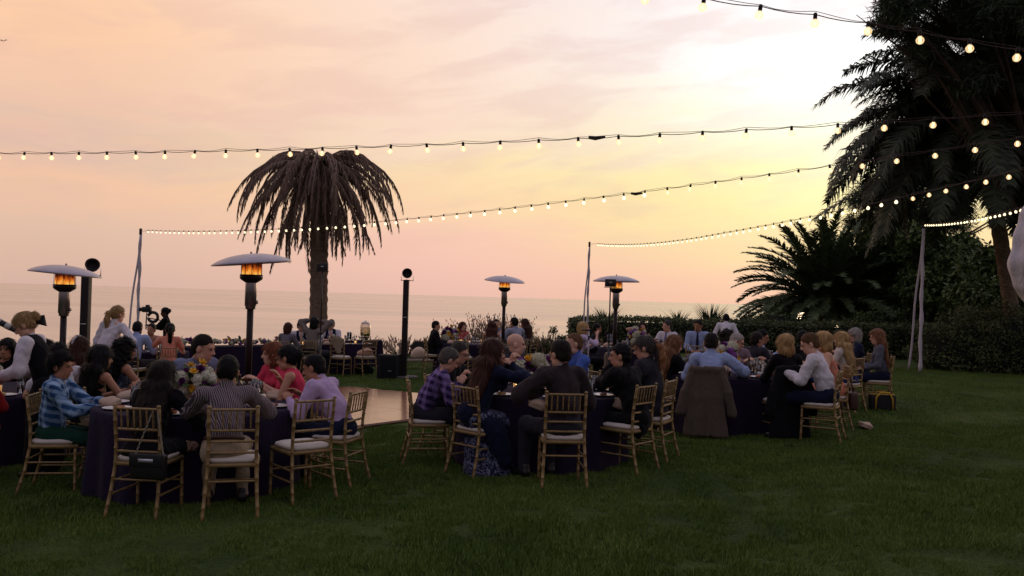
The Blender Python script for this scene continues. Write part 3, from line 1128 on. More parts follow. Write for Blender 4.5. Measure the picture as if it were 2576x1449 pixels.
def long_table(x0, y0, x1, y1, depth, label, seed=1):
    g = np.random.default_rng(seed)
    L = math.hypot(x1 - x0, y1 - y0)
    a = math.atan2(y1 - y0, x1 - x0)
    z0, z1 = ground(x0, y0), ground(x1, y1)
    root = empty('banquet_table', ((x0 + x1) / 2, (y0 + y1) / 2, (z0 + z1) / 2), a, label, 'table')
    zt = 0.765
    # outline walked round, hanging in folds
    per = []
    nseg = int(2 * (L + depth) / 0.05)
    for k in range(nseg):
        s = k / nseg * 2 * (L + depth)
        if s < L: per.append((-L / 2 + s, -depth / 2, 0, -1))
        elif s < L + depth: per.append((L / 2, -depth / 2 + s - L, 1, 0))
        elif s < 2 * L + depth: per.append((L / 2 - (s - L - depth), depth / 2, 0, 1))
        else: per.append((-L / 2, depth / 2 - (s - 2 * L - depth), -1, 0))
    per = np.array(per)
    n = len(per)
    fold = np.sin(np.arange(n) * .55 + np.sin(np.arange(n) * .11)) * .6 + np.sin(np.arange(n) * .23 + 1) * .4
    v, q = [], []
    rows = 8
    for k in range(rows):
        s = k / (rows - 1)
        off = 0.004 + .07 * s + .035 * s * fold
        sl = (z1 - z0) * per[:, 0] / L
        v += list(np.stack([per[:, 0] + per[:, 2] * off, per[:, 1] + per[:, 3] * off, zt - 0.004 - (zt - .02) * s + sl], 1))
    for k in range(rows - 1):
        q += [[k * n + j, k * n + (j + 1) % n, (k + 1) * n + (j + 1) % n, (k + 1) * n + j] for j in range(n)]
    b = len(v)
    sl = (z1 - z0) / 2
    v += [(-L / 2, -depth / 2, zt - sl), (L / 2, -depth / 2, zt + sl), (L / 2, depth / 2, zt + sl), (-L / 2, depth / 2, zt - sl)]
    q.append([b, b + 1, b + 2, b + 3])
    link('tablecloth', np_mesh('tablecloth', v, [q], [PURPLE]), root)
    return root


TAB = {}
for key, x, y, r, lab in [
        ('A', -3.0, 8.6, 0.94, 'round purple-draped table with the person in a blue checked shirt'),
        ('B', 0.35, 9.95, 0.92, 'round purple-draped table with the person in a purple checked shirt'),
        ('C', 2.98, 12.6, 0.92, 'round purple-draped table behind the chair with the brown jacket'),
        ('D', 4.9, 15.6, 0.92, 'round table beside the person in a grey cardigan, mostly hidden by guests'),
        ('E', 2.95, 20.4, 0.92, 'round purple-draped table set closest to the clipped hedge'),
        ('F', -1.05, 23.5, 0.92, 'round purple-draped table in front of the feathery reeds'),
        ('H', -7.65, 19.3, 0.62, 'small round table of the person in a coral dress'),
        ('L', -5.95, 10.2, 0.92, 'round table behind the server with the tray, cut by the picture edge')]:
    TAB[key] = (x, y, r)
    round_table(x, y, r, lab, sum(map(ord, key)))
GA, GB = (-8.05, 21.42), (-3.75, 23.2)
long_table(GA[0], GA[1], GB[0], GB[1], 0.76, 'long purple-draped head table with a flower garland')
long_table(-4.75, 25.5, -3.72, 25.7, 0.7, 'purple-draped side table carrying the drink dispenser', 2)

# ------------------------------------------------------------------ table ware (meshes shared by all copies)
CHINA = mat('white_china', lin(222, 218, 216), 0.25, 0, 0.5)
GLASS = glass('clear_glass', (0.95, 0.95, 0.95), 0.03, 1.0)
WINE = mat('red_wine', (0.03, 0.004, 0.008), 0.1)
BEER = mat('pale_drink', lin(190, 150, 100), 0.2)
NAPK = cloth('tan_napkin', lin(196, 168, 146))
WAX = emit('candle_flame', (1.0, 0.62, 0.25), 5.0)
STEEL = mat('cutlery_steel', lin(190, 186, 182), 0.25, 1.0)


def lathe_mesh(name, prof, m, seg=14):
    return MB().lathe(prof, seg).mesh(name, m)


plate_me = lathe_mesh('plate', [(0.001, .004), (.075, .004), (.085, .006), (.13, .016), (.133, .019), (.125, .017), (.08, .009), (.001, .008)], CHINA, 22)
goblet_me = lathe_mesh('goblet', [(.034, .001), (.034, .004), (.006, .008), (.0045, .03), (.005, .075), (.02, .088), (.036, .11), (.041, .14), (.039, .185), (.037, .185), (.039, .14), (.034, .112), (.002, .092)], GLASS, 14)
tumbler_me = lathe_mesh('tumbler', [(.001, .002), (.03, .002), (.036, .125), (.034, .125), (.028, .01), (.001, .01)], GLASS, 14)
flute_me = lathe_mesh('flute', [(.03, .001), (.03, .004), (.005, .008), (.004, .09), (.014, .105), (.026, .15), (.025, .225), (.0235, .225), (.024, .15), (.002, .11)], GLASS, 12)
winefill_me = lathe_mesh('wine', [(.002, .094), (.032, .113), (.037, .138), (.0365, .142), (.001, .142)], WINE, 12)
waterfill_me = lathe_mesh('drink', [(.001, .012), (.027, .012), (.031, .085), (.001, .085)], BEER, 12)
cup_me = MB().lathe([(.001, .003), (.026, .003), (.03, .012), (.042, .06), (.04, .06), (.028, .014), (.001, .012)], 14).tube([(.04, 0, .05), (.062, 0, .045), (.06, 0, .022), (.033, 0, .018)], .004, 5).mesh('cup', CHINA)
votive_me = lathe_mesh('votive', [(.001, .002), (.03, .002), (.036, .075), (.034, .075), (.029, .008), (.001, .008)], glass('votive_glass', (1, .93, .84), .1, .5, ((1.0, .55, .2), .10)), 12)
flame_me = lathe_mesh('flame', [(.001, .03), (.007, .036), (.008, .046), (.003, .06), (.0005, .068)], WAX, 7)
cand_me = lathe_mesh('candle', [(.001, .008), (.024, .008), (.024, .03), (.001, .03)], mat('candle_wax', lin(232, 214, 180), .6), 10)
bottle_me = lathe_mesh('bottle', [(.001, .0), (.034, .002), (.036, .01), (.036, .13), (.03, .16), (.014, .19), (.013, .24), (.016, .243), (.016, .25), (.001, .25)], mat('dark_bottle', lin(46, 26, 20), .1, 0, .7), 12)


def blob_cloth(name, r, h, m, seed):
    """a crumpled napkin: a flattened ball pushed into folds"""
    g = np.random.default_rng(seed)
    bm = bmesh.new()
    bmesh.ops.create_icosphere(bm, subdivisions=3, radius=1)
    v = np.array([w.co[:] for w in bm.verts])
    f = np.array([[w.index for w in fc.verts] for fc in bm.faces])
    bm.free()
    k = g.normal(0, 2.6, (5, 3))
    p = g.uniform(0, 6, 5)
    n = sum(np.sin(v @ k[i] + p[i]) for i in range(5)) / 5
    v = v * (1 + .42 * n[:, None])
    v = v * [r, r * .75, h]
    v[:, 2] = np.maximum(v[:, 2] + h * .55, 0.002)
    return np_mesh(name, v, [f], [m])


napkin_mes = [blob_cloth('napkin', .10, .055, NAPK, k) for k in range(3)]
food_mes = [blob_cloth('food', .05, .018, mat('food_%d' % k, c_, .6, 0, .4, .4, 60, .35, 30), 20 + k) for k, c_ in enumerate([lin(170, 96, 50), lin(186, 150, 92), lin(120, 70, 50)])]


def ware(kind, x, y, z, tab, rz=0.0):
    lab = {'plate': 'white china plate with food on %s', 'goblet': 'clear stemmed water glass on %s', 'wine': 'stemmed glass of red wine on %s',
           'tumbler': 'straight clear tumbler on %s', 'flute': 'tall champagne flute on %s', 'cup': 'white coffee cup on %s', 'candle': 'lit candle in a small glass on %s',
           'napkin': 'crumpled tan cloth napkin on %s', 'bottle': 'dark beer bottle on %s', 'drink': 'tumbler of amber drink on %s'}[kind] % tab
    nm = {'wine': 'wine_glass', 'drink': 'tumbler', 'candle': 'votive_candle', 'flute': 'champagne_flute', 'cup': 'coffee_cup'}.get(kind, kind)
    grp = {'goblet': 'water glasses', 'wine': 'wine glasses', 'drink': 'tumblers with drinks', 'candle': 'votive candles', 'flute': 'champagne flutes', 'cup': 'coffee cups', 'napkin': 'napkins on the tables'}.get(kind, kind + 's') + ' on ' + tab
    cat = {'goblet': 'glass', 'wine': 'glass', 'tumbler': 'glass', 'drink': 'glass', 'flute': 'glass'}.get(kind, kind)
    loc = (x, y, z)
    if kind == 'plate':
        o = link(nm, plate_me, None, loc)
        f = link('food', food_mes[int(rng.integers(3))], o, (rng.uniform(-.03, .03), rng.uniform(-.03, .03), .010))
        f.rotation_euler = (0, 0, rng.uniform(0, 6))
    elif kind == 'wine':
        o = link(nm, goblet_me, None, loc)
        link('wine', winefill_me, o)
    elif kind == 'drink':
        o = link(nm, tumbler_me, None, loc)
        link('drink', waterfill_me, o)
    elif kind == 'candle':
        o = link(nm, votive_me, None, loc)
        link('candle', cand_me, o)
        link('flame', flame_me, o)
    elif kind == 'napkin':
        o = link(nm, napkin_mes[int(rng.integers(3))], None, loc)
    else:
        o = link(nm, {'goblet': goblet_me, 'tumbler': tumbler_me, 'flute': flute_me, 'cup': cup_me, 'bottle': bottle_me}[kind], None, loc)
    o.rotation_euler = (0, 0, rz)
    return tag(o, lab, cat, grp)


def dress_table(key, tab, seats, near_full=True, candles=3, extra=(), avoid=None):
    """places at the table edge for every seat angle, glasses inside them, candles round the middle"""
    x0, y0, r = TAB[key]
    z = ground(x0, y0) + 0.767
    g = np.random.default_rng(ord(key))
    for a in seats:
        a = R(a)
        d = np.array([math.sin(a), math.cos(a)])
        s = np.array([d[1], -d[0]])
        p = np.array([x0, y0]) + d * (r - .17)
        ware('plate', *p, z, tab)
        for off, kind in ((.20, 'goblet'), (.13, g.choice(['wine', 'tumbler', 'goblet', 'drink'])), (-.18, g.choice(['cup', 'tumbler', 'tumbler']))):
            q = np.array([x0, y0]) + d * (r - .37 + g.uniform(-.04, .05)) + s * (off + g.uniform(-.02, .02))
            ware(str(kind), *q, z, tab, g.uniform(0, 6))
        if g.random() < .45:
            q = np.array([x0, y0]) + d * (r - .2) + s * .25
            ware('napkin', *q, z, tab, g.uniform(0, 6))
    for k in range(candles):
        a = 2 * math.pi * (k + .3) / candles + .5
        ware('candle', x0 + .33 * math.sin(a), y0 + .33 * math.cos(a), z, tab)
    for kind, dx_, dy_ in extra:
        ware(kind, x0 + dx_, y0 + dy_, z, tab)


TN = {'A': 'the table of the person in blue checks', 'B': 'the table of the person in purple checks', 'C': 'the table by the jacket draped chair',
      'D': 'the table of the person in a grey cardigan', 'E': 'the table nearest the hedge', 'F': 'the table before the reeds',
      'H': 'the small table of the person in coral', 'L': 'the table behind the server', 'G': 'the long head table'}
dress_table('A', TN['A'], (95, 140, 175, 225, 262, 300, 335, 30), extra=(('bottle', .25, .45), ('flute', .52, .18), ('flute', .45, .3), ('napkin', -.15, -.42), ('wine', .6, -.2)))
dress_table('B', TN['B'], (75, 120, 170, 215, 262, 320, 20), extra=(('wine', -.08, -.42), ('candle', .52, -.2), ('candle', .45, -.45), ('tumbler', .5, 0), ('tumbler', .6, .1), ('flute', -.25, -.3)))
dress_table('C', TN['C'], (60, 105, 150, 200, 245, 290, 350), candles=4, extra=(('bottle', .32, -.35), ('wine', .42, -.1), ('cup', -.1, -.55), ('goblet', -.3, -.35), ('flute', .55, .1)))
dress_table('D', TN['D'], (80, 140, 220, 300), candles=1)
dress_table('E', TN['E'], (20, 90, 160, 200, 270, 330), candles=2, extra=(('goblet', -.4, -.4), ('flute', -.3, -.3)))
dress_table('F', TN['F'], (20, 90, 150, 200, 270, 330), candles=3)
dress_table('L', TN['L'], (20, 80, 140), candles=1)
dress_table('H', TN['H'], (170, 20), candles=1)
# the head table: glasses and plates along its right half
gx = np.array(GB) - np.array(GA)
gl = np.linalg.norm(gx)
gd = gx / gl
gn = np.array([-gd[1], gd[0]])


def gpt(s, off):
    p = np.array(GA) + gd * s + gn * off
    za, zb = ground(*GA), ground(*GB)
    return p[0], p[1], za + (zb - za) * s / gl + 0.768


for k, s in enumerate(np.linspace(2.75, 4.5, 9)):
    ware('goblet' if k % 2 else 'flute', *gpt(s, -.1), TN['G'])
    ware('tumbler' if k % 3 else 'wine', *gpt(s + .07, .08), TN['G'])
    if k % 2 == 0:
        ware('plate', *gpt(s + .1, -.22), TN['G'])
for s in (3.0, 3.8, 4.35):
    ware('candle', *gpt(s, .0), TN['G'])
ware('napkin', *gpt(3.55, -.25), TN['G'])

# ------------------------------------------------------------------ flowers
HYD = mat('hydrangea_white', lin(196, 194, 164), .8, 0, .2, .0, 40, .2, 40)
STOCK = mat('stock_white', lin(204, 200, 178), .8)
PURP = mat('purple_petal', lin(104, 34, 104), .7, 0, .3, 0, 40, .3, 30)
MAUVE = mat('mauve_petal', lin(132, 66, 146), .7)
YEL = mat('yellow_petal', lin(236, 188, 52), .6)
LEAF = foliage_mat('bouquet_leaf', lin(30, 52, 26), lin(74, 104, 50))
BOXM = mat('planter_wood', lin(150, 122, 96), .8, 0, .2, .5, 20, .25, 8, (1, 1, 5))


def petals(mb, rings, cup=0.3):
    for (n, r, z, tilt, w, ph) in rings:
        for k in range(n):
            a = 2 * math.pi * k / n + ph
            d = np.array([math.cos(a), math.sin(a), 0])
            s = np.array([-d[1], d[0], 0])
            u_ = d * math.cos(tilt) + np.array([0, 0, math.sin(tilt)])
            b = np.array([0, 0, z])
            v = [b - s * w * .3, b + s * w * .3, b + u_ * r * .6 + s * w * .55, b + u_ * r * .6 - s * w * .55, b + u_ * r + s * w * .2 + np.array([0, 0, r * cup]), b + u_ * r - s * w * .2 + np.array([0, 0, r * cup])]
            mb.add(v, [[0, 1, 2, 3], [3, 2, 4, 5]])
    return mb


def floret_ball(r, n, fr, seed):
    g = np.random.default_rng(seed)
    mb = MB()
    i = np.arange(n) + .5
    ph = np.arccos(1 - 2 * i / n)
    th = math.pi * (1 + 5 ** .5) * i
    D = np.stack([np.cos(th) * np.sin(ph), np.sin(th) * np.sin(ph), np.cos(ph)], 1)
    for d in D:
        rr = r * g.uniform(.88, 1.06)
        t = np.cross(d, g.normal(0, 1, 3))
        t /= np.linalg.norm(t)
        s = np.cross(d, t)
        c_ = d * rr
        v = [c_]
        for k in range(4):
            a = k * math.pi / 2
            e = t * math.cos(a) + s * math.sin(a)
            f = t * math.cos(a + .78) + s * math.sin(a + .78)
            v += [c_ + e * fr + d * .003, c_ + f * fr * .55 - d * .003]
        mb.add(v, [], [[0, 1 + k, 1 + (k + 1) % 8] for k in range(8)])
    bm = MB().lathe([(0.86 * r * math.sin(x) + 1e-4, -0.86 * r * math.cos(x)) for x in np.linspace(0, math.pi, 7)], 10)
    mb.add(bm.v[0], bm.q[0])
    return mb


hyd_me = floret_ball(.085, 90, .022, 1).mesh('bloom', HYD, False)
purp_me = petals(MB(), [(9, .055, 0, .15, .035, 0), (8, .05, .006, .6, .034, .3), (7, .04, .01, 1.0, .03, .1), (4, .03, .012, 1.35, .025, .5)]).mesh('bloom', PURP, False)
mauve_me = floret_ball(.05, 40, .02, 2).mesh('bloom', MAUVE, False)
stock_me = floret_ball(.045, 34, .021, 3).mesh('bloom', STOCK, False)
_y = petals(MB(), [(6, .055, 0, .2, .034, 0), (6, .04, .004, .8, .03, .5)])
_y.lathe([(.008, .0), (.014, .02), (.02, .034)], 8)
yel_me = _y.mesh('bloom', YEL, False)


def leaf_me(L, w):
    mb = MB()
    v, q = [], []
    for k, (s, ww, z) in enumerate([(0, .15, 0), (.3, .9, .05), (.65, .8, .06), (1, .05, 0.0)]):
        v += [(L * s, -w * ww, z * L + .02 * L), (L * s, 0, z * L), (L * s, w * ww, z * L + .02 * L)]
    for k in range(3):
        q += [[3 * k, 3 * k + 1, 3 * k + 4, 3 * k + 3], [3 * k + 1, 3 * k + 2, 3 * k + 5, 3 * k + 4]]
    return mb.add(v, q).mesh('leaf', LEAF)


leafm = leaf_me(.16, .035)
KINDS = [(hyd_me, .11), (stock_me, .31), (purp_me, .18), (mauve_me, .14), (yel_me, .26)]


def bloom_kind(g):
    x = g.random()
    for me, p in KINDS:
        if x < p: return me
        x -= p
    return stock_me


def arrange(root, g, n, rx, ry, rz_, zc, leaves):
    for k in range(n):
        ph = math.acos(1 - 1.25 * (k + .5) / n)
        th = k * 2.39996 + g.uniform(-.3, .3)
        d = Vector((math.cos(th) * math.sin(ph), math.sin(th) * math.sin(ph), math.cos(ph)))
        p = Vector((d.x * rx, d.y * ry, zc + d.z * rz_)) * 1.0
        me = bloom_kind(g)
        o = link('bloom', me, root, p + d * g.uniform(-.03, .04))
        o.rotation_euler = (d + Vector(g.normal(0, .25, 3))).to_track_quat('Z', 'Y').to_euler()
        s = g.uniform(.8, 1.2)
        o.scale = (s, s, s)
    for k in range(leaves):
        a = g.uniform(0, 2 * math.pi)
        o = link('leaf', leafm, root, (math.cos(a) * rx * .7, math.sin(a) * ry * .7, zc - .02 + g.uniform(-.03, .12)))
        o.rotation_euler = (g.uniform(-.6, .6), g.uniform(-.9, .5), a)


def centrepiece(x, y, tab, seed, box=True, s=1.0, label=None):
    g = np.random.default_rng(seed)
    z = ground(x, y) + .767
    root = empty('flower_arrangement', (x, y, z), g.uniform(0, 1), label or 'white, purple and yellow flowers on ' + tab, 'flowers', 'flower centrepieces')
    MB().box((0, 0, .065), (.26, .16, .13), 0, .006).build('planter_box', BOXM, root)
    arrange(root, g, 34, .19, .15, .19, .17, 16)
    root.scale = (s, s, s)
    return root


for key, dx_, dy_, sc in (('A', -.10, .2, .95), ('B', -.06, .0, 1.0), ('C', .02, .05, 1.08), ('E', .0, .1, 1.1), ('F', -.55, 0, 1.1), ('L', .0, -.25, 1.0)):
    centrepiece(TAB[key][0] + dx_, TAB[key][1] + dy_, TN[key], 100 + ord(key), s=sc)
g = np.random.default_rng(77)
root = empty('flower_garland', gpt(1.35, -.08), math.atan2(gd[1], gd[0]), 'long garland of white, purple and yellow flowers along the head table', 'flowers')
for k in range(150):
    d = Vector((g.normal(0, .5), g.normal(-.3, .5), 1)).normalized()
    o = link('bloom', bloom_kind(g), root, (g.uniform(-1.3, 1.3), g.normal(0, .09), g.uniform(.04, .17)))
    o.rotation_euler = d.to_track_quat('Z', 'Y').to_euler()
    s = g.uniform(.6, 1.0)
    o.scale = (s, s, s)
for k in range(40):
    o = link('leaf', leafm, root, (g.uniform(-1.35, 1.35), g.normal(0, .08), g.uniform(.04, .16)))
    o.rotation_euler = (g.uniform(-.6, .6), g.uniform(-1.2, .3), g.uniform(0, 6.28))

# drink dispenser, pitcher and carafe on the side table
zt = ground(-4.3, 25.6) + .767
root = empty('drink_dispenser', (-4.18, 25.5, zt), 0, 'large glass drink dispenser with lime slices on the side table', 'drink dispenser')
MB().lathe([(.001, .10), (.14, .10), (.15, .14), (.15, .44), (.12, .48), (.118, .48), (.145, .43), (.145, .14), (.001, .12)], 18).build('jar', glass('frosted_glass', (.93, .90, .88), .2, .25), root)
MB().lathe([(.001, .13), (.143, .13), (.143, .38), (.001, .38)], 16).build('lemonade', glass('lemonade', (.80, .78, .62), .1, .2), root)
MB().lathe([(.125, .478), (.125, .50), (.09, .53), (.03, .54), (.03, .56), (.001, .57)], 16).build('lid', mat('lid_glass', lin(220, 206, 190), .2), root)
MB().lathe([(.11, .0), (.11, .03), (.09, .05), (.09, .10), (.001, .10)], 12).build('stand', mat('wire_stand', lin(90, 80, 70), .4, .6), root)
for k in range(14):
    a = k * 2.4
    o = link('lime_slice', MB().lathe([(.001, .0), (.03, .0), (.03, .006), (.001, .006)], 9).mesh('lime_slice', mat('lime', lin(150, 176, 60), .5)), root, (.10 * math.cos(a), .10 * math.sin(a), .14 + .012 * (k % 5)), (1.2, a, 0))
for k in range(9):
    o = link('leaf', leafm, root, (.1 * math.cos(k * .9), .1 * math.sin(k * .9) - .05, .03), (0, -.6, k * .9))
tag(MB().lathe([(.001, 0), (.06, .002), (.07, .02), (.07, .2), (.065, .23), (.062, .23), (.066, .02), (.001, .01)], 14).tube([(.065, 0, .2), (.11, 0, .19), (.11, 0, .08), (.065, 0, .06)], .008, 6).build('pitcher', GLASS, None, True, (-4.62, 25.42, zt)), 'clear glass pitcher beside the drink dispenser', 'pitcher')


# ================================================================== PEOPLE
# bodies, clothes and hair are grown as smooth blended volumes (limbs taper, joints blend) and skinned to one surface each
_E = [(0, 1), (2, 3), (4, 5), (6, 7), (0, 2), (1, 3), (4, 6), (5, 7), (0, 4), (1, 5), (2, 6), (3, 7)]
_OFF = np.array([[i, j, k] for i in (0, 1) for j in (0, 1) for k in (0, 1)])


def nets(D, org, h):
    s = D < 0
    nx, ny, nz = D.shape
    cnt = np.zeros((nx - 1, ny - 1, nz - 1), np.int8)
    for (i, j, k) in _OFF:
        cnt += s[i:nx - 1 + i, j:ny - 1 + j, k:nz - 1 + k]
    cells = np.argwhere((cnt > 0) & (cnt < 8))
    idx = -np.ones(cnt.shape, np.int32)
    idx[cells[:, 0], cells[:, 1], cells[:, 2]] = np.arange(len(cells))
    vals = np.stack([D[cells[:, 0] + o[0], cells[:, 1] + o[1], cells[:, 2] + o[2]] for o in _OFF], 1)
    acc = np.zeros((len(cells), 3))
    num = np.zeros(len(cells))
    for a, b in _E:
        va, vb = vals[:, a], vals[:, b]
        m = (va < 0) != (vb < 0)
        t = np.where(m, va / np.where(m, va - vb, 1), 0)
        p = _OFF[a] + t[:, None] * (_OFF[b] - _OFF[a])
        acc[m] += p[m]
        num[m] += 1
    V = (cells + acc / num[:, None]) * h + org
    Q = []
    for axis in range(3):
        sl0 = [slice(None)] * 3; sl1 = [slice(None)] * 3
        sl0[axis] = slice(0, -1); sl1[axis] = slice(1, None)
        ch = s[tuple(sl0)] != s[tuple(sl1)]
        e = np.argwhere(ch)
        b, c = [(1, 2), (2, 0), (0, 1)][axis]
        e = e[(e[:, b] > 0) & (e[:, c] > 0) & (e[:, b] < D.shape[b] - 1) & (e[:, c] < D.shape[c] - 1)]
        if not len(e): continue
        def cell(db, dc):
            q = e.copy(); q[:, b] -= db; q[:, c] -= dc
            return idx[q[:, 0], q[:, 1], q[:, 2]]
        f = np.stack([cell(1, 1), cell(0, 1), cell(0, 0), cell(1, 0)], 1)
        neg = s[e[:, 0], e[:, 1], e[:, 2]]
        f[~neg] = f[~neg][:, ::-1]
        Q.append(f)
    return V, np.vstack(Q)


class Vol:
    def __init__(self):
        self.ops = []

    def cone(self, a, b, ra, rb, k=0.03, flat=None):
        self.ops.append(('c', np.asarray(a, float), np.asarray(b, float), ra, rb, k, flat))
        return self

    def chain(self, pts, rad, k=0.03, flat=None):
        for i in range(len(pts) - 1):
            self.cone(pts[i], pts[i + 1], rad[i], rad[i + 1], k, flat)
        return self

    def ell(self, c, r, M=None, k=0.03):
        self.ops.append(('e', np.asarray(c, float), np.asarray(r, float), np.eye(3) if M is None else M, k))
        return self

    def cut(self, p, n, k=0.012):
        n = np.asarray(n, float)
        self.ops.append(('p', np.asarray(p, float), n / np.linalg.norm(n), k))
        return self

    def sub(self, c, r, M=None, k=0.015):
        self.ops.append(('s', np.asarray(c, float), np.asarray(r, float), np.eye(3) if M is None else M, k))
        return self

    def fold(self, amp, freq, seed, zs=.7):
        self.ops.append(('f', amp, freq, seed, zs))
        return self

    def mesh(self, h):
        lo, hi = np.full(3, 9.0), np.full(3, -9.0)
        for o in self.ops:
            if o[0] == 'c':
                r = max(o[3], o[4]) + .02
                lo = np.minimum(lo, np.minimum(o[1], o[2]) - r); hi = np.maximum(hi, np.maximum(o[1], o[2]) + r)
            elif o[0] == 'e':
                r = o[2].max() + .01
                lo = np.minimum(lo, o[1] - r); hi = np.maximum(hi, o[1] + r)
        lo -= 3 * h; hi += 3 * h
        n = np.ceil((hi - lo) / h).astype(int) + 1
        ax_ = [lo[i] + h * np.arange(n[i]) for i in range(3)]
        D = np.full(n, 0.5, np.float32)
        for o in self.ops:
            if o[0] in 'ces':
                if o[0] == 'c':
                    r = max(o[3], o[4]); k = o[5]
                    a_, b_ = np.minimum(o[1], o[2]) - r - k - 2 * h, np.maximum(o[1], o[2]) + r + k + 2 * h
                else:
                    r = o[2].max(); k = o[4]
                    a_, b_ = o[1] - r - k - 2 * h, o[1] + r + k + 2 * h
                i0 = np.clip(np.floor((a_ - lo) / h).astype(int), 0, n - 1)
                i1 = np.clip(np.ceil((b_ - lo) / h).astype(int) + 1, 1, n)
                if (i1 <= i0).any(): continue
                sl = tuple(slice(i0[i], i1[i]) for i in range(3))
                X, Y, Z = np.meshgrid(*[ax_[i][sl[i]].astype(np.float32) for i in range(3)], indexing='ij', sparse=True)
                if o[0] == 'c':
                    A, B, ra, rb = o[1], o[2], o[3], o[4]
                    px, py, pz = X - A[0], Y - A[1], Z - A[2]
                    ba = B - A
                    if o[6] is not None:
                        fa, fq = o[6]
                        w = px * fa[0] + py * fa[1] + pz * fa[2]
                        wb = ba @ fa
                        e = (1 / fq - 1)
                        px, py, pz = px + w * e * fa[0], py + w * e * fa[1], pz + w * e * fa[2]
                        ba = ba + wb * e * np.asarray(fa)
                    l2 = ba @ ba + 1e-9
                    t = np.clip((px * ba[0] + py * ba[1] + pz * ba[2]) / l2, 0, 1)
                    d = np.sqrt((px - t * ba[0]) ** 2 + (py - t * ba[1]) ** 2 + (pz - t * ba[2]) ** 2) - (ra + (rb - ra) * t)
                    if o[6] is not None: d = d * (0.5 + 0.5 * fq)
                else:
                    M, rr = o[3], o[2]
                    px, py, pz = X - o[1][0], Y - o[1][1], Z - o[1][2]
                    q = [px * M[0, i] + py * M[1, i] + pz * M[2, i] for i in range(3)]
                    k0 = np.sqrt(sum((q[i] / rr[i]) ** 2 for i in range(3)))
                    k1 = np.sqrt(sum((q[i] / rr[i] ** 2) ** 2 for i in range(3))) + 1e-6
                    d = k0 * (k0 - 1) / k1
                cur = D[sl]
                if o[0] == 's':
                    hh = np.maximum(k - np.abs(cur + d), 0) / k
                    D[sl] = np.maximum(cur, -d) + hh * hh * k * .25
                else:
                    hh = np.maximum(k - np.abs(cur - d), 0) / k
                    D[sl] = np.minimum(cur, d) - hh * hh * k * .25
            else:
                X, Y, Z = np.meshgrid(*[a.astype(np.float32) for a in ax_], indexing='ij', sparse=True)
                if o[0] == 'p':
                    d = -((X - o[1][0]) * o[2][0] + (Y - o[1][1]) * o[2][1] + (Z - o[1][2]) * o[2][2])
                    D = np.maximum(D, d)
                else:
                    amp, fr, sd, zs = o[1:]
                    g = np.random.default_rng(sd)
                    f = 0
                    for i in range(3):
                        kx, ky, kz = g.normal(0, fr, 3)
                        k2 = g.normal(0, fr * .6, 3)
                        f = f + np.sin(X * kx + Y * ky + Z * kz * zs + 1.4 * np.sin(X * k2[0] + Y * k2[1] + Z * k2[2] * zs) + g.uniform(0, 6))
                    D = D + amp / 1.7 * f
        return nets(D, lo, h)


def vol_obj(name, vol, h, m, parent):
    V, Q = vol.mesh(h)
    return link(name, np_mesh(name, V, [Q], [m]), parent)


def hair_obj(vol, h, m, root, whorl, st, res, seed):
    """the mass of the hair with loose strands laid over it, combed away from the crown"""
    V, Q = vol.mesh(h)
    g = np.random.default_rng(seed + 31)
    n = {'near': 1500, 'mid': 700, 'far': 260}[res]
    if st in ('long', 'curly'): n = int(n * 1.7)
    f = Q[g.integers(0, len(Q), n)]
    c = V[f].mean(1)
    nn = np.cross(V[f[:, 2]] - V[f[:, 0]], V[f[:, 3]] - V[f[:, 1]])
    nn /= np.linalg.norm(nn, axis=1)[:, None] + 1e-9
    d = c - whorl + np.array([0, 0, -.03])
    d = d / (np.linalg.norm(d, axis=1)[:, None] + 1e-9)
    d += g.normal(0, {'curly': .8, 'spiky': .45, 'short': .22, 'buzz': .3}.get(st, .13), d.shape)
    d -= nn * (d * nn).sum(1)[:, None]
    d /= np.linalg.norm(d, axis=1)[:, None] + 1e-9
    L = g.uniform(.5, 1.2, n)[:, None] * {'buzz': .010, 'short': .020, 'spiky': .032, 'curly': .05, 'bob': .07, 'pony': .06, 'bun': .05}.get(st, .10)
    lift = {'spiky': .7, 'buzz': .2, 'curly': .35, 'short': .12, 'bob': .05}.get(st, .10)
    s = np.cross(d, nn) * {'near': .0022, 'mid': .0032, 'far': .0045}[res]
    b = c - nn * .002
    mid = c + d * L * .55 + nn * (L * lift * .7 + .003)
    tip = c + d * L + nn * (L * lift * g.uniform(.2, 1.1, (n, 1)))
    v = np.stack([b - s, b + s, mid + s, mid - s, tip], 1).reshape(-1, 3)
    i = np.arange(n)[:, None] * 5 + len(V)
    link('hair', np_mesh('hair', np.vstack([V, v]), [np.vstack([Q, i + np.array([[0, 1, 2, 3]])]), i + np.array([[3, 2, 4]])], [m]), root)


SKIN = {'light': mat('skin_light', lin(206, 154, 128), .55, 0, .35, .1, 90, .06, 12), 'fair': mat('skin_fair', lin(218, 168, 142), .55, 0, .35, .1, 90, .06, 12),
        'tan': mat('skin_tan', lin(172, 120, 92), .55, 0, .35, .1, 90, .06, 12), 'olive': mat('skin_olive', lin(188, 136, 108), .55, 0, .35, .1, 90, .06, 12),
        'dark': mat('skin_dark', lin(84, 56, 44), .5, 0, .4, .1, 90, .06, 12)}


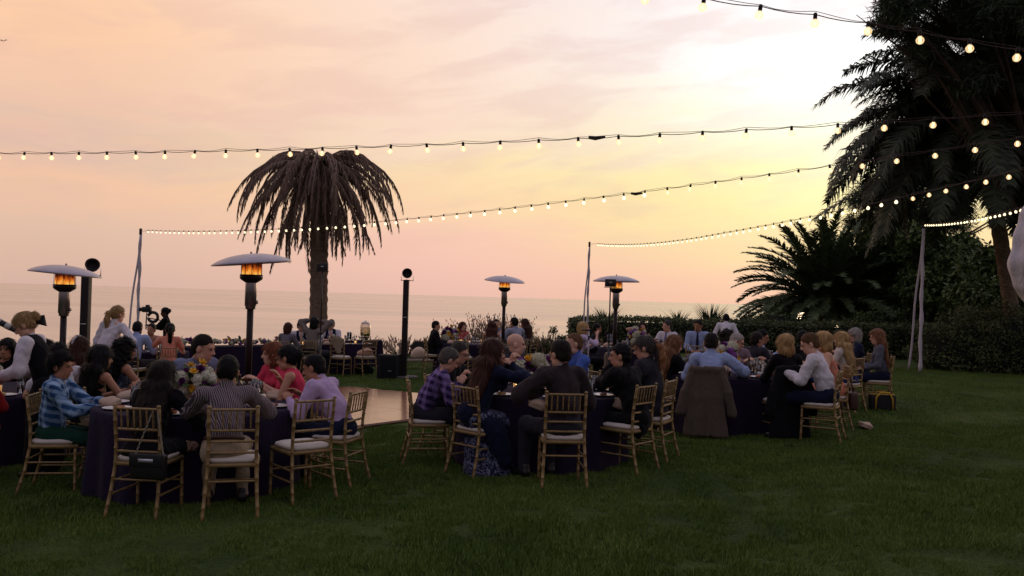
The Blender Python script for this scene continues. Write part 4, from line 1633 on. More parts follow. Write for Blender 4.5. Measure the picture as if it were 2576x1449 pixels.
def hair_mat(name, c):
    d = tuple(x * .55 for x in c[:3])
    l = tuple(min(1, x * 1.5) for x in c[:3])
    m = mat('hair_' + name, c, .55, 0, .18)
    nb = NB(m.node_tree)
    b = m.node_tree.nodes['Principled BSDF']
    t = nb.node('ShaderNodeTexCoord')
    n = nb.noise(nb.vmul(t.outputs['Object'], (95, 95, 9)), 1, 4, .6, .3)
    geo = nb.node('ShaderNodeNewGeometry')
    nb.put(b.inputs['Base Color'], nb.ramp(nb.math('ADD', nb.math('MULTIPLY', n, .6), nb.math('MULTIPLY', geo.outputs['Random Per Island'], .4)), [(.3, d + (1,)), (.75, l + (1,))]))
    bp = nb.node('ShaderNodeBump')
    bp.inputs['Strength'].default_value = .8
    bp.inputs['Distance'].default_value = .008
    nb.put(bp.inputs['Height'], n)
    nb.put(b.inputs['Normal'], bp.outputs[0])
    return m


HAIR = {k: hair_mat(k, lin(*c)) for k, c in dict(black=(17, 14, 14), darkbrown=(36, 27, 23), brown=(70, 48, 36), auburn=(72, 40, 30), red=(122, 68, 46), blond=(172, 138, 90), strawberry=(136, 92, 62),
                                                grey=(94, 86, 80), white=(166, 156, 150), sand=(108, 78, 52), salt=(70, 62, 58)).items()}
EYE_M = mat('eye_dark', (0.01, .008, .008), .2, 0, .6)
LIP_M = {}
_eb = MB().lathe([(.0105 * math.sin(t) + 1e-4, -.0075 * math.cos(t)) for t in np.linspace(0, math.pi, 6)], 8)
eye_me = _eb.mesh('eye', EYE_M)
SHOE = mat('shoe_black', lin(26, 24, 26), .35, 0, .5)


def nrm(v):
    v = np.asarray(v, float)
    return v / (np.linalg.norm(v) + 1e-9)


def ik(S, W, l1, l2, pole):
    d = W - S
    L = np.linalg.norm(d)
    L2 = min(L, (l1 + l2) * .995)
    W = S + d / L * L2
    u = d / L
    a = (l1 * l1 - l2 * l2 + L2 * L2) / (2 * L2)
    hh = math.sqrt(max(1e-6, l1 * l1 - a * a))
    p = pole - u * (pole @ u)
    return S + u * a + nrm(p) * hh, W


def hand(vol, W, d, up, s, side, curl=0.35):
    """palm, four unequal bent fingers and a thumb from the side of the palm"""
    d = nrm(d)
    n = nrm(np.asarray(up, float) - d * (np.asarray(up, float) @ d))      # back of the hand
    x = np.cross(d, n) * side                                            # towards the thumb
    vol.cone(W - d * .02, W + d * .03, .027 * s, .029 * s, .015, (n, .75))
    vol.cone(W + d * .025 - x * .012, W + d * .075 - x * .014, .030 * s, .028 * s, .018, (n, .55))
    vol.cone(W + d * .025 + x * .014, W + d * .075 + x * .016, .030 * s, .026 * s, .018, (n, .55))
    for i, (off, ln) in enumerate(((.032, .068), (.011, .076), (-.011, .071), (-.032, .055))):
        b = W + d * (.088 - abs(off - .008) * .2) + x * off
        c1, c2 = curl * (1 + .12 * i), curl * 2.1 * (1 + .1 * i)
        m1 = b + (d * math.cos(c1) - n * math.sin(c1)) * ln * .5
        m2 = m1 + (d * math.cos(c2) - n * math.sin(c2)) * ln * .5
        vol.chain([b - d * .012, m1, m2], [.0105 * s, .0095 * s, .008 * s], .004)
    t0 = W + d * .02 + x * .024
    t1 = t0 + nrm(d * .7 + x * .75 - n * .2) * .042
    t2 = t1 + nrm(d * .95 + x * .15 - n * .35) * .032
    vol.chain([t0, t1, t2], [.015 * s, .0125 * s, .010 * s], .008)


RES = {'near': (.0125, .0085, .0062, .0085), 'mid': (.017, .0115, .009, .013), 'far': (.024, .016, .013, .018)}
PEOPLE = []
HEADS = {}


def person(label, x, y, phi, fem=False, s=1.0, lean=8, side=0, twist=0, hy=0, hp=6, hr=0, skin='light', hair=('short', 'darkbrown'), top=('shirt', None), bottom=('trousers', None),
           hands='table', pose='sit', vest=None, tie=None, glasses=False, res='near', hunch=8, hl=.34, poles=None, z0=None, collar=None, knees=(.13, .44), hgap=None, apron=None, curl=.35, hs=1.06, group=None, sleeve=1.10, tail=None, belt=None):
    H_, HH, HD, HR = RES[res]
    jt = np.random.default_rng(int(abs(x * 733 + y * 311)) % 99991)
    if hy == 0: hy = jt.uniform(-14, 14)
    if hr == 0: hr = jt.uniform(-5, 5)
    if hp == 6: hp = jt.uniform(0, 14)
    seed = abs(hash((round(x, 2), round(y, 2)))) % 9999
    seed = int(round(x * 131 + y * 977)) % 9999
    root = empty('person', (x, y, ground(x, y) if z0 is None else z0), -R(phi), label, 'person', group)
    root.scale = (s, s, s)
    PEOPLE.append(root)
    sk = SKIN[skin]
    X = np.array([1.0, 0, 0])
    pel = np.array([0, -.065 if top[0] != 'jacket' else -.04, .545]) if pose == 'sit' else np.array([0, 0, .94])
    le, si, tw = R(lean), R(side), R(twist)
    T = nrm([math.sin(si), math.sin(le), math.cos(le) * math.cos(si)])
    le2 = le + R(hunch)
    T2 = nrm([math.sin(si * 1.1), math.sin(le2), math.cos(le2) * math.cos(si)])
    Fw = nrm(np.array([math.sin(tw), math.cos(tw), 0]) - T * (T @ np.array([math.sin(tw), math.cos(tw), 0])))
    Rt = np.cross(Fw, T)
    wa = pel + T * .17
    chst = wa + T2 * .17
    shc = chst + T2 * .115
    nb = shc + T2 * .055 - Fw * .008
    sw = .163 if fem else .19
    Sh = {-1: shc - Rt * sw, 1: shc + Rt * sw}
    hd = nrm(T2 * .8 + np.array([0, 0, .35]) + Fw * .12)
    hc = nb + hd * .135
    # head frame
    base = math.atan2(Fw[0], Fw[1]) + R(hy)
    f = np.array([math.sin(base) * math.cos(R(hp)), math.cos(base) * math.cos(R(hp)), -math.sin(R(hp))])
    r_ = nrm(np.cross(f, [0, 0, 1]))
    u_ = np.cross(r_, f)
    if hr:
        c_, s_ = math.cos(R(hr)), math.sin(R(hr))
        r_, u_ = r_ * c_ - u_ * s_, u_ * c_ + r_ * s_
    M = np.stack([r_, f, u_], 1)
    hcf = hc
    P = lambda a, b, c: hcf + M @ (np.array([a, b, c]) * hs)
    E = lambda *v: np.array(v) * hs

    # ---- arms
    if hands == 'table': hands = ((-.15 + jt.uniform(-.06, .08), .36 + jt.uniform(-.06, .05), .80 + max(0, jt.uniform(-.08, .12))), (.15 + jt.uniform(-.08, .06), .37 + jt.uniform(-.06, .05), .80 + max(0, jt.uniform(-.08, .12))))
    elif hands == 'lap': hands = ((-.09, .24, .66), (.09, .26, .66))
    elif hands == 'down': hands = ((-.24, .02, .80), (.24, .04, .80))
    arm = {}
    for i, sd in enumerate((-1, 1)):
        tgt = np.asarray(hands[i], float)
        pole = np.array([sd * .55, -.45, -.75]) if poles is None or poles[i] is None else np.asarray(poles[i], float)
        e, w = ik(Sh[sd], tgt, .285, .255, pole)
        arm[sd] = (Sh[sd], e, w)
    # ---- legs
    leg = {}
    for sd in (-1, 1):
        hip = pel + np.array([sd * .09, .0, -.03])
        if pose == 'sit':
            kn = np.array([sd * knees[0], knees[1], .50])
            an = np.array([sd * (knees[0] + .01), knees[1] - .02, .085])
            toe = an + np.array([sd * .02, .17, -.05])
        else:
            kn = np.array([sd * .10, .03, .50])
            an = np.array([sd * .11, -.02, .085])
            toe = an + np.array([sd * .03, .17, -.05])
        leg[sd] = (hip, kn, an, toe)

    # ---- skin: one continuous body
    kind = top[0]
    bare = kind in ('sleeveless', 'strapless')
    V = Vol()
    V.chain([pel, wa, chst], [.105, .10, .112], .05, (Fw, .72))
    V.cone(shc - Rt * sw * .8, shc + Rt * sw * .8, .055, .055, .05)
    V.cone(chst, nb, .09, .05, .05, (Fw, .8))
    V.cone(nb, hc + M @ np.array([0, -.02, -.05]) * hs, .053 if not fem else .045, .05 if not fem else .043, .03)
    fat = .9 if fem else 1.0
    for sd in (-1, 1):
        S, e, w = arm[sd]
        V.cone(S, e, .046 * fat, .038 * fat, .03)
        m_ = e + (w - e) * .3
        V.chain([e, m_, w], [.037 * fat, .038 * fat, .025 * fat], .02)
        hp_, kn, an, toe = leg[sd]
        V.chain([hp_, kn], [.075, .052], .03)
        V.chain([kn, kn + (an - kn) * .3, an], [.050, .052, .034], .03)
        V.cone(an + [0, -.03, -.04], toe, .032, .024, .02)
    bv, bq = V.mesh(H_)
    # head
    Hd = Vol()
    Hd.ell(P(0, -.014, .036), E(.075, .094, .086), M, .02)
    Hd.ell(P(0, .020, -.034), E(.058 if not fem else .055, .068, .078), M, .03)
    Hd.ell(P(0, .050, -.092), E(.026, .024, .022), M, .03)
    Hd.cone(P(-.045, .01, -.075), P(.045, .01, -.075), .026 * hs, .026 * hs, .04)
    Hd.cone(P(0, .082, .018), P(0, .105, -.024), .008 * hs, .0125 * hs, .012)
    Hd.cone(P(-.012, .094, -.030), P(.012, .094, -.030), .009 * hs, .009 * hs, .01)
    Hd.cone(P(-.034, .074, .028), P(.034, .074, .028), .013 * hs, .013 * hs, .015)
    Hd.cone(P(-.016, .083, -.060), P(.016, .083, -.060), .0075 * hs, .0075 * hs, .008)
    Hd.cone(P(-.013, .080, -.070), P(.013, .080, -.070), .008 * hs, .008 * hs, .006)
    for sd in (-1, 1):
        Hd.sub(P(sd * .031, .094, .010), E(.017, .012, .011), M, .012)
        Hd.ell(P(sd * .081, -.008, -.006), E(.012, .021, .032), M, .006)
    Hd.cone(P(0, -.02, -.05), nb + (hc - nb) * .18, .052 * hs if not fem else .043 * hs, .054 if not fem else .044, .03)
    hv, hq = Hd.mesh(HH)
    # hands
    Hv = []
    for i, sd in enumerate((-1, 1)):
        S, e, w = arm[sd]
        vol = Vol()
        d = nrm(w - e)
        up = nrm(np.array([sd * .35, 0, 1.0])) if abs(d[2]) < .75 else nrm(np.array([0, -1.0 if d[2] > 0 else 1.0, 0]) + X * sd * .4)
        hand(vol, w + d * .012, d, up, .92 if fem else 1.0, -sd, curl)
        Hv.append(vol.mesh(HD))
    vs, qs, n_ = [], [], 0
    for v, q in [(bv, bq), (hv, hq)] + Hv:
        vs.append(v); qs.append(q + n_); n_ += len(v)
    link('body', np_mesh('body', np.vstack(vs), [np.vstack(qs)], [sk]), root)

    # ---- eyes and brows
    if res != 'far':
        for sd in (-1, 1):
            o = link('eye', eye_me, root, P(sd * .031, .0845, .010))
            o.rotation_euler = Matrix(M.tolist()).to_euler()
    # ---- hair
    st, hcname = hair
    hm = HAIR[hcname]
    if st != 'bald':
        Hh = Vol()
        infl = {'buzz': .003, 'short': .007, 'spiky': .012, 'flat': .008, 'pony': .009, 'bun': .010}.get(st, .017)
        Hh.ell(P(0, -.017, .038), E(.075 + infl, .094 + infl, .087 + infl), M, .02)
        if st in ('short', 'buzz', 'spiky', 'flat'):
            Hh.ell(P(0, -.045, -.02), E(.068 + infl * .6, .060 + infl * .5, .060), M, .03)
            Hh.cut(P(0, .060, .062), M @ np.array([0, -.74, .67]))
            Hh.cut(P(0, 0, -.072), M @ np.array([0, .12, 1.0]))
            Hh.fold(.003 if st != 'spiky' else .005, 85, seed)
        elif st in ('pony', 'bun'):
            Hh.ell(P(0, -.05, -.005), E(.066, .058, .06), M, .03)
            Hh.cut(P(0, .064, .062), M @ np.array([0, -.72, .69]))
            Hh.fold(.0025, 60, seed)
            if st == 'pony':
                dn = np.array([0, 0, -1.0])
                bk = -f * np.array([1, 1, 0])
                p0 = P(0, -.105, .035)
                Hh.chain([p0, p0 + bk * .05 + dn * .02, p0 + bk * .07 + dn * .12, p0 + bk * .055 + dn * hl * .75, p0 + bk * .04 + dn * hl], [.026, .033, .042, .034, .010], .02)
            else:
                Hh.ell(P(0, -.118, .03), E(.047, .042, .05), M, .01)
        else:
            Hh.cut(P(0, .072, .060), M @ np.array([0, -.80, .60]))
            bkw = -Fw
            tb = chst + T2 * (.285 - hl) if hl > .2 else nb
            if st == 'bob':
                Hh.ell(P(0, -.03, -.045), E(.094, .090, .105), M, .03)
                Hh.sub(P(0, .105, -.06), E(.066, .105, .13), M, .02)
                Hh.cut(P(0, 0, -.135), M @ np.array([0, .0, 1.0]))
                Hh.fold(.004, 55, seed)
            else:
                wide = 1.25 if st == 'curly' else 1.0
                for k in (-1, -.33, .33, 1):
                    a0 = P(k * .060, -.045, .03)
                    a1 = P(k * .078, -.060, -.07)
                    a2 = nb + Rt * k * .085 * wide + bkw * (.085 - .02 * abs(k)) + T2 * .03
                    a3 = pel + (shc - pel) * max(0.1, 1 - (hl - .1) / .45) + bkw * (.125 - .02 * abs(k)) + Rt * k * .08 * wide
                    Hh.chain([a0, a1, a2, a3], [.046, .050 * wide, .046 * wide, .026], .03)
                for sd in (-1, 1):
                    Hh.chain([P(sd * .072, .010, .055), P(sd * .083, .002, -.03), nb + Rt * sd * .088 + Fw * .01 + np.array([0, 0, -.01])], [.022, .026 * wide, .022 * wide], .02)
                Hh.fold(.012 if st == 'curly' else .0025, 70 if st == 'curly' else 40, seed)
        hair_obj(Hh, HR if st != 'curly' else HR * .9, hm, root, P(0, -.055, .125), st, res, seed)

    # ---- top
    tm = top[1]
    bm_ = bottom[1]
    dress = bottom[0] == 'dress'
    Tp = Vol()
    jk = kind == 'jacket'
    g_ = .012 if jk else 0.0
    wr = (.118 if fem else .132) + g_
    if kind == 'strapless':
        Tp.chain([pel + T * .02, wa, chst + T2 * .02], [.125, .112, .122], .05, (Fw, .76))
        Tp.cut(chst + T2 * .055, -T2)
    else:
        Tp.chain([pel - T * (.05 if jk else .0), wa, chst], [wr + .012, wr, wr + (.012 if not fem else .006)], .05, (Fw, .78))
        if fem:
            for sd in (-1, 1):
                Tp.ell(chst + Fw * .075 + Rt * sd * .062 - T2 * .01, (.06, .055, .06), None, .04)
        sl_ = .82 if kind != 'sleeveless' else .62
        Tp.cone(shc - Rt * sw * sl_, shc + Rt * sw * sl_, .066 + g_, .066 + g_, .06)
        Tp.cone(chst, nb - T2 * .01, .10 + g_, .058, .05, (Fw, .8))
        if kind in ('shirt', 'jacket', 'short'):
            Tp.cone(nb - T2 * .005 - Fw * .006, nb + T2 * .028 - Fw * .012, .064 if not fem else .056, .060 if not fem else .05, .012)
        if kind in ('shirt', 'jacket', 'cardigan'):
            for sd in (-1, 1):
                S, e, w = arm[sd]
                dd = nrm(w - e)
                w2 = w - dd * .015
                g2 = .008 if jk else 0
                ft = fat * sleeve
                Tp.chain([S, e], [.062 * ft + g2, .056 * ft + g2], .04)
                Tp.chain([e, e + (w2 - e) * .55, w2], [.056 * ft + g2, .047 * ft + g2, .037 * fat + g2], .03)
        elif kind in ('short', 'rolled'):
            for sd in (-1, 1):
                S, e, w = arm[sd]
                if kind == 'rolled':
                    Tp.chain([S, e, e + (w - e) * .35], [.062 * fat, .054 * fat, .05 * fat], .04)
                else:
                    Tp.chain([S, S + (e - S) * .62], [.062 * fat, .062 * fat], .04)
    nm = {'jacket': 'jacket', 'cardigan': 'cardigan', 'sleeveless': 'top', 'strapless': 'top', 'short': 'shirt', 'rolled': 'shirt', 'shirt': 'shirt'}[kind]
    if dress:
        nm = 'dress'
        bm_ = tm
    tgt = Tp if dress else Vol()
    bk_ = bottom[0]
    tgt.ell(pel + np.array([0, -.02, .0]), (.16, .125, .11), None, .05)
    if not dress:
        tgt.cone(pel, wa - T * .08, .135, wr - .012, .05, (Fw, .8))
    if bk_ == 'trousers':
        for sd in (-1, 1):
            hp_, kn, an, toe = leg[sd]
            tgt.chain([hp_, kn, an + [0, 0, .0]], [.092, .070, .055], .04)
    else:
        for sd in (-1, 1):
            hp_, kn, an, toe = leg[sd]
            tgt.cone(hp_, kn, .095, .075, .07)
        if pose == 'sit':
            tgt.cone((0, .06, .53), (0, knees[1] - .04, .515), .09, .07, .06)
            if bk_ == 'long_skirt' :
                tgt.chain([(0, .30, .45), (0, .34, .05)], [.17, .24], .08)
                tgt.chain([(0, .02, .42), (.05, .08, .04)], [.17, .25], .08)
        else:
            tgt.chain([(0, .0, .75), (0, 0, .18 if bk_ in ('long_skirt', 'apron') else .5)], [.165, .19], .08)
    if tail is not None:
        Tp.chain([pel + np.array([0, -.06, .05])] + [np.array(p) for p in tail], [.125, .115, .10][:1 + len(tail)], .06)
    Tp.fold(.0065 if res != 'far' else .003, 26, seed + 1)
    if res != 'far': Tp.fold(.0035, 62, seed + 5)
    vol_obj(nm, Tp, H_, tm, root)
    if not dress:
        tgt.fold(.006, 24, seed + 2)
        vol_obj('skirt' if 'skirt' in bk_ or bk_ == 'apron' else 'trousers', tgt, H_ * 1.15, bm_, root)
    if belt is not None:
        a_ = np.linspace(0, 2 * math.pi, 25)
        c_ = pel + T * .085
        MB().tube([c_ + Rt * (wr + .016) * math.cos(t) + Fw * (wr + .016) * .80 * math.sin(t) for t in a_], .017, 6, False).build('belt', belt, root)
    # ---- vest over the shirt
    if vest is not None:
        Vs = Vol()
        Vs.chain([pel + T * .02, wa, chst], [wr + .026, wr + .016, wr + .026], .05, (Fw, .80))
        Vs.cone(shc - Rt * sw * .42, shc + Rt * sw * .42, .078, .078, .06)
        Vs.cone(chst, nb - T2 * .03, .118, .07, .05, (Fw, .82))
        Vs.sub(nb + Fw * .085 - T2 * .02, (.05, .07, .13), None, .02)
        Vs.fold(.003, 24, seed + 3)
        vol_obj('vest', Vs, H_, vest, root)
    if collar is not None:
        Vc = Vol()
        Vc.cone(nb - T2 * .0 - Fw * .004, nb + T2 * .04 - Fw * .008, .058, .056, .01)
        vol_obj('collar', Vc, HH, collar, root)
    if tie is not None:
        k0 = nb + Fw * .066 - T2 * .01
        k1 = chst + Fw * (.123 * 1.0) + T2 * .01
        k2 = wa + Fw * .122
        mb = MB().tube([k0, k0 + (k1 - k0) * .15, k1, k2, k2 - T * .05], [.02, .016, .028, .034, .008], 8)
        mb.build('tie', tie, root)
    if glasses:
        mb = MB()
        th = np.linspace(0, 2 * math.pi, 13)
        for sd in (-1, 1):
            mb.tube([P(sd * .032 + .023 * math.cos(t), .100, .008 + .016 * math.sin(t)) for t in th], .0028, 5, False)
            mb.tube([P(sd * .055, .098, .012), P(sd * .079, .06, .012), P(sd * .082, -.01, .006)], .003, 5)
        mb.tube([P(-.01, .102, .012), P(.01, .102, .012)], .0028, 5)
        mb.build('glasses', mat('glasses_frame', (.015, .012, .012), .3), root)
    # ---- shoes
    if res != 'far':
        for sd in (-1, 1):
            hp_, kn, an, toe = leg[sd]
            Vs = Vol().cone(an + [0, -.03, -.045], toe, .042, .034, .02).cone(an + [0, -.02, -.02], an + [0, -.02, .02], .042, .042, .03)
            Vs.cut((0, 0, .004), (0, 0, 1))
            vol_obj('shoe', Vs, H_ * .9, SHOE, root)
    HEADS[root.name] = (M, hc, nb, chst, Fw, T2)
    return root


def head_pt(root, a, b, c, hs=1.06):
    M, hc = HEADS[root.name][:2]
    return hc + M @ (np.array([a, b, c]) * hs)


# ================================================================== THE GUESTS
def X(u, Y, v=850):
    return at(u, v, Y).x


def CL(nm, c, kind='plain', c2=(0, 0, 0), per=.02):
    return cloth(nm, lin(*c), kind, lin(*c2) if c2 != (0, 0, 0) else c2, per)


WHITE = CL('white_shirt', (216, 208, 214)); LTBLUE = CL('light_blue_shirt', (158, 172, 210)); BLACK = CL('black_cloth', (19, 17, 21)); NAVY = CL('navy_cloth', (26, 30, 54))
CHAR = CL('charcoal_cloth', (44, 42, 50)); BROWNJ = CL('brown_black_suit', (52, 42, 45)); KHAKI = CL('khaki_cloth', (160, 140, 116)); GREY = CL('grey_cloth', (112, 108, 116))
LAV = CL('lavender_shirt', (198, 172, 206), 'check', (188, 158, 198), .012); STRIPE = CL('striped_shirt', (70, 58, 62), 'stripe', (150, 136, 138), .0155)
BCHECK = CL('blue_check', (40, 74, 116), 'check', (150, 178, 208), .075); PCHECK = CL('purple_check', (48, 34, 74), 'check', (142, 116, 172), .085)
PINK = CL('pink_cloth', (214, 62, 92)); CORAL = CL('coral_cloth', (226, 140, 116)); SLATE = CL('slate_shirt', (116, 122, 150)); ROYAL = CL('royal_blue_shirt', (70, 96, 170))
RED = CL('red_cloth', (150, 36, 36)); REDP = CL('red_print', (176, 52, 50), 'print', (222, 160, 150), .03); GREENT = CL('dark_green_cloth', (24, 60, 46)); PEACH = CL('peach_cloth', (206, 130, 104))
BLUEP = CL('blue_print', (50, 56, 76), 'print', (112, 120, 140), .03); LACE = CL('navy_lace', (30, 32, 54), 'print', (120, 122, 150), .035); PURPT = CL('purple_top', (58, 40, 84)); ZEBRA = CL('zebra_print', (36, 32, 36), 'print', (190, 178, 178), .05)
LILAC = CL('lilac_blouse', (206, 184, 210)); GREYBL = CL('grey_blue_shirt', (150, 152, 172)); MAROON = CL('maroon_top', (72, 34, 44)); MAUVEJ = CL('mauve_jacket', (130, 108, 118)); ROYSK = CL('blue_skirt', (40, 52, 110)); PALET = CL('pale_top', (206, 190, 180)); MIDGREY = CL('mid_grey_cardigan', (92, 92, 104))
WPLAID = CL('white_purple_plaid', (206, 198, 214), 'check', (130, 110, 160), .05); TIEB = CL('blue_tie', (52, 60, 130), 'stripe', (120, 130, 190), .03); TIEN = CL('navy_tie', (32, 34, 62)); TIEP = CL('peach_tie', (222, 156, 128))
JACK = CL('tweed_jacket', (92, 80, 70)); LEAVEGR = CL('grey_tweed', (124, 112, 106))

TL = lambda t, m: (t, m)


def guest(desc, x, y, phi, cphi=None, chair_lab=None, nochair=False, cx=0.0, cy=0.0, **kw):
    p = person('person ' + desc, x, y, phi, **kw)
    if not nochair:
        chair(x + cx, y + cy, phi if cphi is None else cphi, chair_lab or ('gold chair under the person ' + desc))
    return p


tr = lambda m: ('trousers', m)
# --- front table on the left
A1 = guest('in a blue checked shirt eating in profile', -4.19, 8.31, 80, s=.97, skin='tan', hair=('spiky', 'black'), top=('shirt', BCHECK), bottom=tr(GREENT), lean=-1, hy=8, hp=4, hands=((-.07, .42, .83), (.09, .37, .80)), curl=.6)
A2 = guest('in a black top with a handbag on the chair', -2.97, 7.38, 5, fem=True, skin='olive', hair=('long', 'darkbrown'), top=('cardigan', BLACK), bottom=('skirt', BLACK), lean=19, hl=.40, hands=((-.10, .38, .80), (.30, .42, .82)), s=.98)
A3 = guest('in a pinstriped shirt and khakis with elbows spread', -2.33, 7.32, -15, cx=.075, belt=mat('belt_brown', lin(70, 44, 34), .5), skin='tan', hair=('short', 'black'), top=('shirt', STRIPE), bottom=tr(KHAKI), lean=13, s=1.0, hp=14, hands=((-.10, .40, .83), (.13, .40, .83)), poles=((-1, -.25, -.35), (1, -.25, -.35)), collar=STRIPE)
A5 = guest('in a lavender shirt leaning over the table', -1.66, 8.56, -74, skin='tan', hair=('short', 'black'), top=('shirt', LAV), bottom=tr(NAVY), lean=20, hunch=16, hp=16, hands=((-.12, .44, .80), (.08, .42, .82)))
A6 = guest('in a sleeveless pink top wearing glasses', -2.22, 9.35, -95, fem=True, skin='olive', hair=('bun', 'black'), top=('sleeveless', PINK), bottom=tr(BLACK), lean=12, glasses=True, hands=((-.12, .34, .86), (.16, .22, .93)))
A7 = guest('in a pink blouse half hidden behind the pink top', -2.62, 10.05, -140, fem=True, skin='fair', hair=('bob', 'red'), top=('short', PINK), bottom=tr(BLACK), lean=8, hy=30, res='mid')
A8 = guest('in a slate blue shirt leaning in and smiling', -3.64, 9.95, 125, skin='light', hair=('buzz', 'darkbrown'), top=('rolled', SLATE), bottom=tr(CHAR), lean=27, hunch=10, hy=-30, hp=12, s=1.16, hands=((-.14, .40, .82), (.22, .36, .82)))
A9 = guest('in a strapless dark dress with bare shoulders', -4.25, 9.1, 30, fem=True, skin='tan', hair=('long', 'black'), top=('strapless', BLACK), bottom=('dress', BLACK), lean=6, hl=.38, hy=14, s=1.0)
A10 = guest('in a sleeveless blue patterned dress', -4.36, 9.95, 48, fem=True, skin='tan', hair=('curly', 'black'), top=('sleeveless', BLUEP), bottom=('dress', BLUEP), lean=4, hl=.30, hy=5, s=1.03)
# --- table cut by the left edge
L1 = guest('in a navy top with a white headband', -5.22, 10.8, -80, fem=True, skin='tan', hair=('long', 'auburn'), top=('sleeveless', NAVY), bottom=('dress', NAVY), lean=4, hl=.24, hp=-6, res='mid', s=1.02)
L2 = guest('in a plain white shirt with the back turned', -4.92, 9.75, -50, skin='olive', hair=('spiky', 'black'), top=('short', WHITE), bottom=tr(CHAR), lean=10, res='mid', hy=-10)
L5 = guest('in dark clothes between the server and the heater', -6.2, 12.0, -120, skin='tan', hair=('spiky', 'black'), top=('shirt', CHAR), bottom=tr(BLACK), res='mid', s=.97)
L3 = guest('in black seated behind the server with the tray', -6.42, 11.35, 165, fem=True, skin='olive', hair=('long', 'black'), top=('cardigan', BLACK), bottom=tr(BLACK), lean=6, res='mid')
L4 = guest('in a red top at the left edge', -5.08, 8.35, -20, fem=True, skin='light', hair=('long', 'brown'), top=('cardigan', RED), bottom=('skirt', RED), lean=10, res='mid')
SV = person('server in a white shirt and black vest carrying a tray of dishes', -4.69, 9.0, -98, sleeve=1.3, fem=True, skin='fair', hair=('bun', 'blond'), top=('shirt', WHITE), bottom=('apron', BLACK), vest=BLACK, pose='stand', lean=10, hunch=16, hp=34, hands=((-.20, .42, 1.00), (.20, .40, 1.00)), s=.985, glasses=True, poles=((-.4, -.6, -.8), (.4, -.6, -.8)))
PH = person('photographer in black aiming a camera from the left edge', -7.32, 11.8, 108, skin='light', hair=('short', 'darkbrown'), top=('shirt', BLACK), bottom=tr(BLACK), pose='stand', lean=14, hunch=14, hp=12, hands=((-.10, .34, 1.40), (.10, .24, 1.38)), s=.97, res='mid')
# --- front table in the middle
B1 = guest('in a purple checked shirt bending over a plate', -.87, 9.7, 80, skin='light', hair=('short', 'grey'), top=('shirt', PCHECK), bottom=tr(CHAR), lean=16, hunch=14, hp=26, hands=((-.08, .36, .92), (.10, .32, .88)), collar=CL('purple_collar', (70, 52, 110)), curl=.7)
B1b = guest('in black behind the purple checked shirt', -.72, 10.55, 105, skin='light', hair=('short', 'salt'), top=('shirt', BLACK), bottom=tr(BLACK), lean=12, hp=16, glasses=True, res='mid')
B2 = guest('in a navy cardigan and lace skirt with clasped hands', -.28, 9.09, 50, cphi=45, fem=True, skin='fair', hair=('long', 'auburn'), top=('cardigan', NAVY), bottom=('long_skirt', LACE), tail=((.16, .03, .42), (.24, .10, .16)), lean=13, hl=.46, hy=16, hp=4, s=1.06, hands=((.06, .30, 1.06), (.13, .27, 1.05)), poles=((-.4, .2, -.9), (1.2, .3, -.6)), curl=.9)
B3 = guest('in a dark brown suit with an arm over the chair', .52, 8.52, -30, cphi=-4, skin='light', hair=('short', 'darkbrown'), top=('jacket', BROWNJ), bottom=tr(CHAR), lean=6, hunch=6, hy=-12, hp=6, s=1.05, hands=((-.15, .13, .84), (.20, .26, .70)), poles=((-1.2, -.2, .1), None), collar=CL('pale_collar', (150, 140, 150)))
B4 = guest('in a black jacket resting a hand on the mouth', 1.30, 9.26, -50, cx=-.07, skin='olive', hair=('short', 'black'), top=('jacket', BLACK), bottom=tr(BLACK), lean=12, hunch=12, hy=-28, hp=2, s=1.02, hands=((-.02, .235, 1.075), (.14, .36, .80)), poles=((-.5, .2, -1), None), curl=.9)
B5 = guest('in charcoal with a ponytail and glasses looking down', 1.58, 9.9, -62, skin='light', hair=('pony', 'salt'), top=('jacket', CHAR), bottom=tr(CHAR), lean=6, hunch=8, hy=-14, hp=16, glasses=True, hl=.30, s=1.05, hands=((-.12, .38, .82), (.12, .36, .82)))
B6 = guest('in a charcoal shirt with a shaved head', .02, 11.15, 128, skin='fair', hair=('bald', 'brown'), top=('shirt', CHAR), bottom=tr(CHAR), lean=6, hy=-38, s=1.05, res='near')
B7 = guest('in a royal blue shirt turned to the left', .84, 11.2, -118, skin='fair', hair=('buzz', 'sand'), top=('shirt', ROYAL), bottom=tr(CHAR), lean=5, hy=14, s=1.05, res='mid')
# --- front table on the right
C1 = guest('in black beside the jacket draped chair', 2.2, 12.2, 70, fem=True, skin='fair', hair=('long', 'strawberry'), top=('cardigan', BLACK), bottom=('skirt', ROYSK), lean=6, hl=.32, res='mid', hy=10)
C2 = guest('in a light blue shirt before a draped brown jacket', 2.64, 11.62, 8, cx=-.08, skin='light', hair=('short', 'darkbrown'), top=('shirt', LTBLUE), bottom=tr(KHAKI), lean=13, s=1.05, collar=LTBLUE, hands=((-.18, .38, .82), (.30, .34, .80)), poles=(None, (1, -.1, -.6)))
C3 = guest('in a black coat seen from behind', 3.64, 11.62, -12, cx=-.07, fem=True, skin='fair', hair=('bob', 'blond'), top=('cardigan', BLACK), bottom=('skirt', BLACK), lean=8, s=1.02)
C4 = guest('in a white shirt and navy trousers looking down', 3.97, 11.3, -62, skin='fair', hair=('short', 'sand'), top=('shirt', WHITE), bottom=tr(NAVY), lean=10, hunch=14, hp=22, hy=-16, s=1.06)
C5 = guest('in a strapless peach dress beside the white shirt', 4.42, 12.25, -82, fem=True, skin='light', hair=('bob', 'blond'), top=('strapless', PEACH), bottom=('dress', PEACH), lean=10, res='mid', hp=8, s=1.04)
